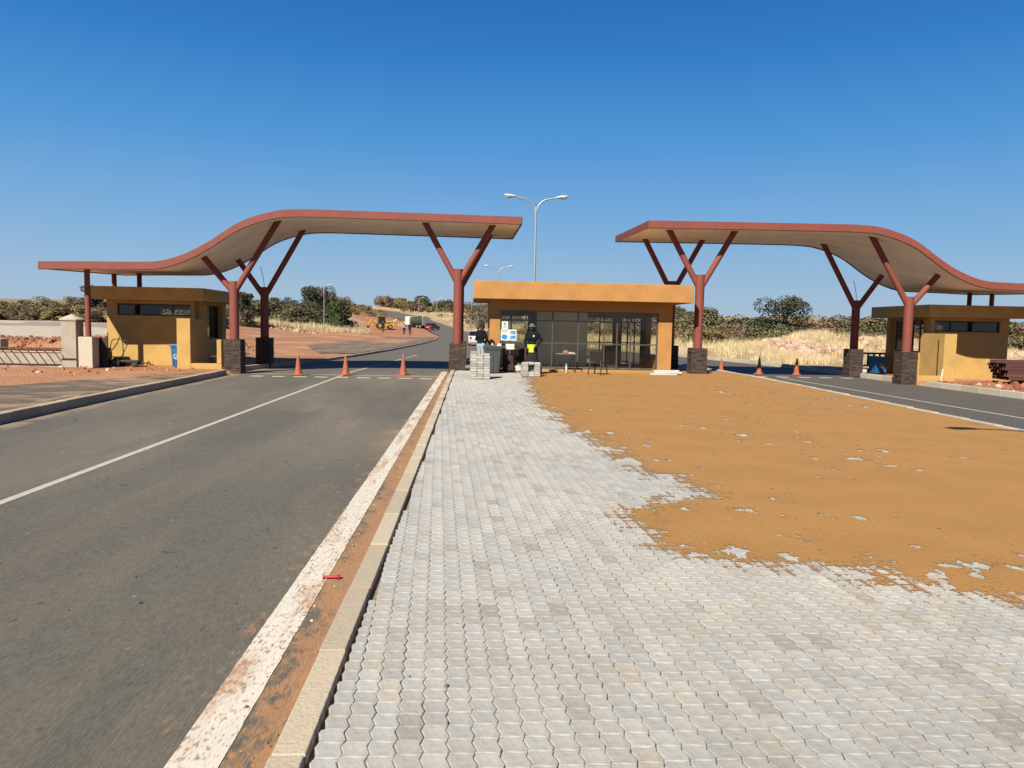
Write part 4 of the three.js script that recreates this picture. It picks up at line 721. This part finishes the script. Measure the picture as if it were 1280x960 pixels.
// ---------------------------------------------------------------- far vehicles
function car(label, pos, turn, colr) {
  const t = thing('parked_car', label, 'car', undefined, pos, turn), m = std(...colr, 0.3, { metalness: 0.1 });
  const prof = new THREE.Shape(); [[-2.05, 0.3], [-2.1, 0.62], [-2.02, 0.92], [-1.5, 0.98], [0.9, 0.94], [1.75, 0.82], [2.08, 0.62], [2.08, 0.3]].forEach(([x, y], i) => i ? prof.lineTo(x, y) : prof.moveTo(x, y)); prof.closePath();
  const g = new THREE.ExtrudeGeometry(prof, { depth: 1.5, bevelEnabled: true, bevelSize: 0.06, bevelThickness: 0.08, bevelSegments: 2 }); g.translate(0, 0, -0.75); mesh(t, 'body', g, m);
  const cab = new THREE.Shape(); [[-1.9, 0.98], [-1.55, 1.42], [-0.2, 1.48], [0.35, 1.4], [0.95, 0.97]].forEach(([x, y], i) => i ? cab.lineTo(x, y) : cab.moveTo(x, y)); cab.closePath();
  const cg = new THREE.ExtrudeGeometry(cab, { depth: 1.3, bevelEnabled: true, bevelSize: 0.03, bevelThickness: 0.08, bevelSegments: 1 }); cg.translate(0, 0, -0.65); mesh(t, 'cabin_glass', cg, std(0.015, 0.017, 0.02, 0.12));
  mesh(t, 'roof', rbx(-1.6, 0.35, 1.43, 1.5, -0.7, 0.7, 0.03), m);
  for (const x of [-1.3, 1.3]) for (const z of [-1, 1]) { const w = mesh(t, 'wheel', cyl(V(x, 0.31, z * 0.68), V(x, 0.31, z * 0.85), 0.31, 0.31, 18), M.rubber); mesh(w, 'rim', cyl(V(x, 0.31, z * 0.852), V(x, 0.31, z * 0.862), 0.19, 0.17, 14), M.galv); }
  for (const z of [-1, 1]) { mesh(t, 'tail_light', rbx(-2.19, -2.08, 0.68, 0.9, z * 0.62 - 0.1, z * 0.62 + 0.1, 0.02), std(0.5, 0.02, 0.02, 0.3)); mesh(t, 'headlight', rbx(2.0, 2.12, 0.66, 0.78, z * 0.6 - 0.14, z * 0.6 + 0.14, 0.02), M.white); }
  mesh(t, 'number_plate', rbx(-2.18, -2.165, 0.5, 0.62, -0.25, 0.25, 0.003), M.white); mesh(t, 'bumper', rbx(-2.2, -2.06, 0.34, 0.5, -0.78, 0.78, 0.03), m);
  return t;
}
car('white car seen from behind between column and person', [0.35, 0, -74.8], Math.PI / 2, [0.7, 0.7, 0.7]);
car('dark blue car beyond the white car behind the person', [2.2, 0, -81], Math.PI / 2 + 0.1, [0.03, 0.04, 0.08]);
car('dark red car parked at the far road bend', [-9.4, 0.95, -170], 1.1, [0.3, 0.02, 0.04]);
{
  const t = thing('tank_truck', 'white and dark green truck parked at the far roadside', 'truck', undefined, [-13.6, 1.15, -180], 2.3), g = std(0.05, 0.08, 0.05, 0.5);
  mesh(t, 'chassis', rbx(-3.4, 3.2, 0.6, 0.85, -0.5, 0.5, 0.02), M.darkSteel); const c = mesh(t, 'cab', rbx(1.7, 3.4, 0.8, 2.9, -1.15, 1.15, 0.14, 2), M.white); mesh(c, 'windscreen', rbx(3.38, 3.43, 1.75, 2.6, -1.0, 1.0, 0.02), std(0.02, 0.025, 0.03, 0.1)); mesh(c, 'bumper', rbx(3.35, 3.55, 0.55, 0.95, -1.15, 1.15, 0.03), M.darkSteel);
  const tk = cyl(V(-3.3, 1.85, 0), V(1.5, 1.85, 0), 1.02, 1.02, 22); mesh(t, 'tank', tk, g); mesh(t, 'hatch', cyl(V(-0.8, 2.8, 0), V(-0.8, 3.05, 0), 0.35, 0.35, 14), g); mesh(t, 'rear_panel', rbx(-3.6, -3.3, 0.8, 2.7, -1.1, 1.1, 0.04), std(0.3, 0.32, 0.3));
  for (const x of [2.5, -1.3, -2.5]) for (const z of [-1, 1]) { const w = mesh(t, 'wheel', cyl(V(x, 0.5, z * 0.75), V(x, 0.5, z * 1.1), 0.5, 0.5, 18), M.rubber); mesh(w, 'rim', cyl(V(x, 0.5, z * 1.102), V(x, 0.5, z * 1.12), 0.26, 0.22, 12), M.galv); }
}
{
  const t = thing('backhoe', 'yellow digger with black cab working on the far roadside bank', 'digger', undefined, [-20.3, 0.95, -168], 0.25), y = std(0.62, 0.36, 0.02, 0.45);
  mesh(t, 'chassis', rbx(-1.4, 1.9, 0.6, 1.2, -0.65, 0.65, 0.06, 2), y); mesh(t, 'bonnet', rbx(0.4, 2.0, 1.202, 1.75, -0.5, 0.5, 0.1, 2), y);
  const c = mesh(t, 'cab', rbx(-1.1, 0.38, 1.202, 2.75, -0.7, 0.7, 0.08, 2), std(0.02, 0.022, 0.025, 0.25)); mesh(c, 'cab_roof', rbx(-1.2, 0.48, 2.755, 2.9, -0.78, 0.78, 0.05), y);
  const seg = (a, b, r) => cyl(V(...a), V(...b), r, r * 0.8, 8); mesh(t, 'boom', seg([-1.4, 1.2, 0], [-2.6, 2.0, 0], 0.2), y); mesh(t, 'dipper', seg([-2.6, 2.05, 0], [-3.4, 0.7, 0], 0.16), y); mesh(t, 'digging_bucket', rbx(-3.65, -3.15, 0.1, 0.75, -0.4, 0.4, 0.06, 2), M.darkSteel);
  for (const z of [-1, 1]) mesh(t, 'loader_arm', seg([0.6, 1.5, z * 0.6], [2.9, 1.6, z * 0.6], 0.13), y);
  const bk = new THREE.CylinderGeometry(0.62, 0.62, 2.1, 16, 1, true, 0.3, 3.4); bk.rotateX(Math.PI / 2); bk.translate(3.2, 1.9, 0); mesh(t, 'loader_bucket', bk, y); for (const z of [-1.05, 1.05]) mesh(t, 'loader_ram', seg([1.8, 1.2, z * 0.5], [3.0, 2.3, z * 0.5], 0.07), M.galv);
  for (const [x, r] of [[-0.8, 0.72], [1.5, 0.5]]) for (const z of [-1, 1]) { const w = mesh(t, 'wheel', cyl(V(x, r, z * 0.72), V(x, r, z * 1.1), r, r, 18), M.rubber); mesh(w, 'rim', cyl(V(x, r, z * 1.102), V(x, r, z * 1.12), r * 0.5, r * 0.45, 12), y); }
}
{
  const w = thing('boundary_wall', 'long low pale wall in front of the bushes beyond the gate', 'wall', undefined, [0, 0, 0]);
  for (let i = 0; i < 12; i++) { const x = -60 + i * 3.2, y = groundY(x, -146); mesh(w, 'wall_panel', bx(x, x + 3.17, y - 0.3, y + 0.5, -145.9, -146.1), M.greyPlaster); mesh(w, 'coping', rbx(x, x + 3.18, y + 0.501, y + 0.6, -145.8, -146.2, 0.02), M.whiteConcrete); }
}

// ---------------------------------------------------------------- vegetation
const leafMat = std(1, 1, 1, 0.95, { vertexColors: true });
function crownGeo(seed, rx, ry, n, leaf, lumps, tone = [1, 1, 1], lift = 0) {
  const r = rng(seed), pos = [], col = [], nor = [], L = [];
  for (let i = 0; i < lumps; i++) { const a = r() * 6.283, q = Math.sqrt(r()), y = lift + r() * (1 - lift); L.push([Math.cos(a) * q * rx * (1 - 0.35 * y), y * ry, Math.sin(a) * q * rx * (1 - 0.35 * y), (0.24 + r() * 0.2) * Math.min(rx, ry * 1.1), 0.75 + r() * 0.5]); }
  const u = V(0, 0, 0), w = V(0, 0, 0), c = V(0, 0, 0);
  for (let i = 0; i < n; i++) {
    const l = L[Math.floor(r() * lumps)], d = V(r() * 2 - 1, r() * 2 - 1, r() * 2 - 1).normalize().multiplyScalar(l[3] * (0.35 + 0.75 * Math.cbrt(r())));
    c.set(l[0] + d.x, Math.max(0.03, l[1] + d.y * 0.8), l[2] + d.z);
    u.set(r() - 0.5, (r() - 0.5) * 0.8, r() - 0.5).normalize(); w.set(r() - 0.5, r() - 0.5, r() - 0.5).cross(u).normalize();
    const s = leaf * (0.6 + r() * 0.9), k = l[4] * (0.82 + r() * 0.36), hue = r();
    const P = [[-s, 0], [0, -s * 0.55], [s, 0], [0, s * 0.55]].map(([a, b]) => [c.x + u.x * a + w.x * b, c.y + u.y * a + w.y * b, c.z + u.z * a + w.z * b]);
    const nn = V(c.x - l[0] * 0.7, c.y - ry * 0.25, c.z - l[2] * 0.7).normalize(), ord = V(0, 0, 0).crossVectors(u, w).dot(nn) > 0 ? [0, 1, 2, 0, 2, 3] : [0, 2, 1, 0, 3, 2]; nn.add(V(r() - 0.5, r() - 0.5, r() - 0.5).multiplyScalar(0.7)).normalize();
    for (const q of ord) { nor.push(nn.x, nn.y, nn.z); pos.push(...P[q]); col.push(tone[0] * k * (0.85 + 0.4 * hue), tone[1] * k, tone[2] * k * (1.1 - 0.3 * hue)); }
  }
  const g = new THREE.BufferGeometry(); g.setAttribute('position', new THREE.Float32BufferAttribute(pos, 3)); g.setAttribute('color', new THREE.Float32BufferAttribute(col, 3)); g.setAttribute('normal', new THREE.Float32BufferAttribute(nor, 3)); return g;
}
function stemGeo(seed, h, spread, r0, k) {
  const r = rng(seed), list = [cyl(V(0, -0.2, 0), V(0.05, h * 0.4, 0), r0, r0 * 0.75, 7)];
  for (let i = 0; i < k; i++) { const a = i / k * 6.283 + r(), s = spread * (0.4 + 0.6 * r()); list.push(cyl(V(0.03, h * (0.2 + 0.18 * r()), 0), V(Math.cos(a) * s, h * (0.65 + 0.25 * r()), Math.sin(a) * s), r0 * 0.5, r0 * 0.18, 5)); }
  return flat(list);
}
const bark = std(0.12, 0.09, 0.065, 0.95);
// single trees that stand out
function tree(label, x, z, h, w, tone, seed, n = 2200, leaf = 0.2, lift = 0.35, name = 'acacia_tree') {
  const t = thing(name, label, name === 'bush' ? 'bush' : 'tree', 'trees and bushes standing out of the scrub', [x, groundY(x, z) - 0.05, z], seed);
  mesh(t, 'trunk', stemGeo(seed, h, w * 0.36, 0.05 + h * 0.018, 9), bark);
  const g = crownGeo(seed + 9, w / 2, h * 0.92, n, leaf, 26, tone, lift); g.translate(0, h * 0.06, 0); mesh(t, 'crown', g, leafMat); return t;
}
const DG = [0.12, 0.124, 0.072], GG = [0.2, 0.19, 0.092], OL = [0.28, 0.235, 0.108], BR = [0.32, 0.23, 0.145];
tree('dark green spreading tree standing above the grassy mound at right', 31.4, -75, 5.3, 6.0, [0.099, 0.125, 0.072], 201, 10080, 0.099, 0.06);
tree('rounded pale olive tree left of the dark tree at right', 30.5, -98, 4.59, 5.33, [0.192, 0.184, 0.096], 202, 6240, 0.124, 0.3);
tree('small tree on the skyline left of the spreading dark tree', 24.5, -105, 4.00, 4.00, OL, 203, 4320, 0.124);
tree('dark broad tree behind the bushes left of the pale lamp', -33, -160, 7.82, 7.22, DG, 204, 8640, 0.149, 0.45);
tree('dark green dense bush right of the pale lamp', -26.2, -148, 5.6, 6.4, [0.064, 0.106, 0.035], 205, 10080, 0.136, 0.05, 'bush');
tree('round dark tree on the hill skyline above the truck', -20.5, -300, 6.08, 7, DG, 206, 4320, 0.198, 0.35);
tree('low tree on the hill skyline left of the column', -31, -318, 4.20, 7, OL, 207, 3600, 0.211);
tree('low brown tree on the hill skyline above the digger', -40, -330, 3.90, 8, BR, 208, 3600, 0.211);
tree('small dark tree above the scrub at far left', -56, -112, 5.04, 4.32, DG, 209, 4320, 0.124, 0.4);
tree('dark round tree above the scrub behind the left canopy post', -44, -108, 4.20, 3.45, [0.112, 0.128, 0.072], 210, 3840, 0.124, 0.35);
tree('bare brown tree rising behind the person in jeans', 0.8, -120, 6.2, 7, [0.256, 0.208, 0.152], 211, 3600, 0.081, 0.3);
tree('dark tree top showing between hut roof and column at left', -39, -128, 5.55, 3.75, DG, 212, 3840, 0.136, 0.45);
tree('yellowish bush beside the right column stone base', 21.5, -80, 2.6, 5, [0.240, 0.216, 0.072], 213, 4320, 0.099, 0.05, 'bush');
tree('light green bush at the right frame edge behind the hut', 41, -58, 3.6, 5, [0.208, 0.256, 0.080], 214, 5760, 0.093, 0.05, 'bush');
tree('dark tree on the skyline over the far grassy slope', -12, -312, 4.46, 8, DG, 215, 3600, 0.198);
{ // the scrub that reads as one mass
  const tones = [GG, OL, BR, DG], var_ = []; for (let i = 0; i < 6; i++) var_.push(crownGeo(300 + i, 1.7, 2.6, 1900, 0.095, 17, [1, 1, 1], 0.02));
  const r = rng(555), spots = [];
  const fill = (n, xr, zr_, s0, s1, tn) => { for (let i = 0; i < n; i++) { const z = lerp(zr_[0], zr_[1], r()), x = lerp(xr[0], xr[1], r()) * Math.abs(z); const l = keyed(LK, z), rr = Math.max(keyed(RR, z), z > -104 ? keyed(ER, z) : -999); if (x > l - 3 && x < rr + 4) continue; spots.push([x, z, lerp(s0, s1, r()), tones[tn[Math.floor(r() * tn.length)]], 0.8 + r() * 0.5]); } };
  fill(420, [-0.8, -0.34], [-104, -122], 0.6, 1.0, [0, 1, 2, 2, 1, 3]); fill(220, [-0.85, -0.3], [-122, -150], 0.9, 1.35, [0, 1, 2, 3, 3]);
  fill(130, [-0.36, -0.19], [-150, -172], 1.2, 1.9, [0, 0, 1, 3, 0]); fill(60, [-0.7, -0.19], [-170, -230], 0.9, 1.4, [0, 1, 3]);
  fill(260, [0.27, 0.5], [-68, -100], 0.5, 0.95, [1, 1, 2, 2, 0]); fill(340, [0.24, 0.85], [-96, -125], 0.9, 1.7, [0, 1, 0, 3, 2]); fill(200, [0.45, 0.9], [-62, -85], 0.5, 0.9, [1, 0, 2]); fill(180, [0.2, 0.9], [-125, -170], 1.1, 1.7, [0, 3, 1]);
  fill(330, [-0.2, 0.28], [-285, -350], 1.1, 1.8, [0, 1, 3, 2]); fill(170, [-0.35, 0.3], [-350, -430], 1.0, 1.5, [0, 3]); fill(40, [0.0, 0.2], [-115, -260], 0.5, 1.0, [1, 2, 2]); fill(90, [0.0, 0.26], [-200, -285], 0.9, 1.7, [1, 2, 0]); fill(24, [-0.1, 0.02], [-200, -285], 0.4, 0.9, [1, 2]); fill(60, [-0.19, -0.12], [-230, -300], 0.5, 1.0, [1, 2]);
  const sc = struct('bushland', null, null, 'dense olive and brown scrub along the skyline', 'bushland', 'stuff'), dm = new THREE.Object3D();
  var_.forEach((g, k) => { const mine = spots.filter((_, i) => i % 6 === k), im = new THREE.InstancedMesh(g, leafMat, mine.length); im.name = 'scrub'; mine.forEach(([x, z, s, tn, b], i) => { dm.position.set(x, groundY(x, z) - 0.1, z); dm.rotation.y = i * 2.4; dm.scale.set(s * 1.25, s * (0.6 + 0.35 * hash2(i, k, 3)), s * 1.25); dm.updateMatrix(); im.setMatrixAt(i, dm.matrix); im.setColorAt(i, rgb(tn[0] * b, tn[1] * b, tn[2] * b)); }); sc.add(im); });
}
{ // dry grass
  const r = rng(91), mk = (n) => { const pos = [], col = []; for (let i = 0; i < n; i++) { const a = r() * 6.283, q = r() * 0.16, x = Math.cos(a) * q, z = Math.sin(a) * q, h = 0.3 + r() * 0.4, b = r() * 6.283, w = 0.012 + r() * 0.012, lx = Math.cos(a) * h * 0.45 * r(), lz = Math.sin(a) * h * 0.45 * r(), k = 0.75 + r() * 0.5, dx = Math.cos(b) * w, dz = Math.sin(b) * w; pos.push(x - dx, 0, z - dz, x + dx, 0, z + dz, x + lx, h, z + lz); for (let m = 0; m < 3; m++) col.push(k, k, k); } const g = new THREE.BufferGeometry(); g.setAttribute('position', new THREE.Float32BufferAttribute(pos, 3)); g.setAttribute('color', new THREE.Float32BufferAttribute(col, 3)); g.computeVertexNormals(); return g; };
  const tuft = mk(26), spots = [];
  const sow = (n, x0, x1, z0, z1, s0, s1, dens = () => 1) => { for (let i = 0; i < n; i++) { const x = lerp(x0, x1, r()), z = lerp(z0, z1, r()); const l = keyed(LK, z), rr = Math.max(keyed(RR, z), z > -104 ? keyed(ER, z) : -999); if (x > l - 0.6 && x < rr + 0.5) continue; if (r() > dens(x, z)) continue; spots.push([x, z, lerp(s0, s1, r())]); } };
  sow(19000, 13, 42, -41, -64, 0.5, 1.0, (x, z) => sstep(0.42, 0.58, fbm(x * 0.5, z * 0.5, 3, 140)) * (x > 20.5 && z > -53 && fbm(x * 0.55, z * 0.55, 3, 150) > 0.5 ? 0.05 : 1)); sow(5000, 8, 40, -60, -100, 1, 2, (x, z) => sstep(0.3, 0.55, fbm(x * 0.3, z * 0.3, 3, 141)));
  sow(5000, -6, 30, -110, -210, 0.9, 1.8, (x, z) => sstep(0.38, 0.55, fbm(x * 0.12, z * 0.12, 3, 142))); sow(6000, -80, 30, -160, -300, 0.9, 1.8, (x, z) => sstep(0.4, 0.6, fbm(x * 0.1, z * 0.1, 3, 143)) * (x < keyed(LK, z) ? (z > -185 ? 0 : 0.25) : 1));
  sow(1600, -45, -20, -134, -146, 1.4, 2.6, (x, z) => sstep(0.4, 0.6, fbm(x * 0.3, z * 0.3, 3, 144)));
  const im = new THREE.InstancedMesh(tuft, leafMat, spots.length), dm = new THREE.Object3D(); im.name = uniq('dry_grass'); im.userData = { kind: 'stuff', label: 'pale straw coloured dry grass on the mounds and slopes', category: 'grass' };
  spots.forEach(([x, z, s], i) => { const k = 0.75 + hash2(i, 3, 5) * 0.5, w = hash2(i, 9, 5); dm.position.set(x, groundY(x, z) - 0.03, z); dm.rotation.y = i; dm.scale.set(s, s * (0.7 + 0.5 * w), s); dm.updateMatrix(); im.setMatrixAt(i, dm.matrix); im.setColorAt(i, rgb(0.78 * k, (0.66 - 0.04 * w) * k, (0.43 - 0.08 * w) * k)); }); scene.add(im);
}
{ // broken rock and clods
  const r = rng(17), rock = (seed) => { const g = new THREE.IcosahedronGeometry(1, 1), p = g.attributes.position; for (let i = 0; i < p.count; i++) { const x = p.getX(i), y = p.getY(i), z = p.getZ(i), k = 0.6 + 0.7 * vnoise(x * 1.7 + seed * 9, y * 1.7 + z * 2.3, seed); p.setXYZ(i, x * k, y * k * 0.75, z * k); } g.computeVertexNormals(); return g; };
  const put = (label, list, cat = 'rubble') => { const gr = struct('rubble', null, null, label, cat, 'stuff'), dm = new THREE.Object3D(); for (let v = 0; v < 3; v++) { const mine = list.filter((_, i) => i % 3 === v), im = new THREE.InstancedMesh(rock(v + 1), std(1, 1, 1, 0.95), mine.length); im.name = 'rock'; mine.forEach(([x, y, z, s, c], i) => { dm.position.set(x, y, z); dm.rotation.set(i, i * 2, i * 3); dm.scale.setScalar(s); dm.updateMatrix(); im.setMatrixAt(i, dm.matrix); im.setColorAt(i, rgb(...c)); }); gr.add(im); } };
  const A = [], B = [], C = [], D = [];
  for (let i = 0; i < 2600; i++) { const x = 20.5 + r() * 17, z = -45.5 - r() * 8, k = 0.7 + r() * 0.7; if (fbm(x * 0.55, z * 0.55, 3, 150) < 0.48) continue; A.push([x, groundY(x, z) + 0.08, z, 0.08 + r() * r() * 0.34, [0.56 * k, 0.39 * k, 0.28 * k]]); }
  for (let i = 0; i < 3600; i++) { const x = -34 + r() * 22.5, z = -33.8 - r() * 10, k = 0.45 + r() * 0.75; B.push([x, groundY(x, z), z, 0.025 + r() ** 3 * 0.15, r() < 0.07 ? [0.55 * k, 0.46 * k, 0.36 * k] : [0.42 * k, 0.17 * k, 0.09 * k]]); }
  for (let i = 0; i < 500; i++) { const x = -24 + r() * 14, z = -24 - r() * 5.4, k = 0.6 + r() * 0.8; if (x > -9.6 || (x > -12 && z > -26)) continue; B.push([x, groundY(x, z), z, 0.01 + r() ** 5 * 0.085, r() < 0.18 ? [0.6 * k, 0.48 * k, 0.36 * k] : [0.42 * k, 0.18 * k, 0.09 * k]]); }
  for (let i = 0; i < 420; i++) { const x = 17.8 + r() * 8, z = -23 - r() * 5, k = 0.6 + r() * 0.7; C.push([x, groundY(x, z), z, 0.02 + r() ** 3 * 0.14, r() < 0.1 ? [0.6 * k, 0.5 * k, 0.4 * k] : [0.36 * k, 0.13 * k, 0.07 * k]]); }
  for (let i = 0; i < 1100; i++) { const x = -52 + r() * 32, z = -128 - r() * 17, k = 0.6 + r() * 0.7; D.push([x, groundY(x, z), z, 0.1 + r() * r() * 0.5, r() < 0.3 ? [0.55 * k, 0.44 * k, 0.3 * k] : [0.42 * k, 0.22 * k, 0.12 * k]]); }
  put('pinkish broken rock on the grassy mound at right', A); put('red clods and stones around the left fence and mound', B); put('red earth heap and stones beside the right hut', C); put('rubble below the low wall beyond the gate', D);
  const E = []; // grit on the road edge and loose bits on the paving
  for (let i = 0; i < 260; i++) { const z = -2.5 - r() * r() * 22, x = -1.1 + r() * 0.27, k = 0.6 + r() * 0.8; E.push([x, 0.004, z, 0.002 + r() ** 4 * 0.012, r() < 0.4 ? [0.7 * k, 0.6 * k, 0.45 * k] : [0.34 * k, 0.18 * k, 0.1 * k]]); }
  for (let i = 0; i < 90; i++) { const z = -2.6 - r() * 16, x = -0.4 + r() * (0.6 - z * 0.4), k = 0.7 + r() * 0.5; E.push([x, isl(z) + 0.004, z, 0.003 + r() ** 3 * 0.012, r() < 0.4 ? [0.5 * k, 0.24 * k, 0.08 * k] : [0.3 * k, 0.22 * k, 0.16 * k]]); }
  for (let i = 0; i < 160; i++) { const z = -2.6 - r() * 18, x = -8 + r() * 6.6, k = 0.7 + r() * 0.5; E.push([x, 0.003, z, 0.002 + r() ** 4 * 0.012, r() < 0.5 ? [0.6 * k, 0.52 * k, 0.42 * k] : [0.06, 0.05, 0.045]]); }
  put('loose grit and crumbs of soil on road and paving', E, 'grit');
}

scene.traverse((o) => { if (o.isMesh) { o.castShadow = true; o.receiveShadow = true; } });
renderer.render(scene, camera);
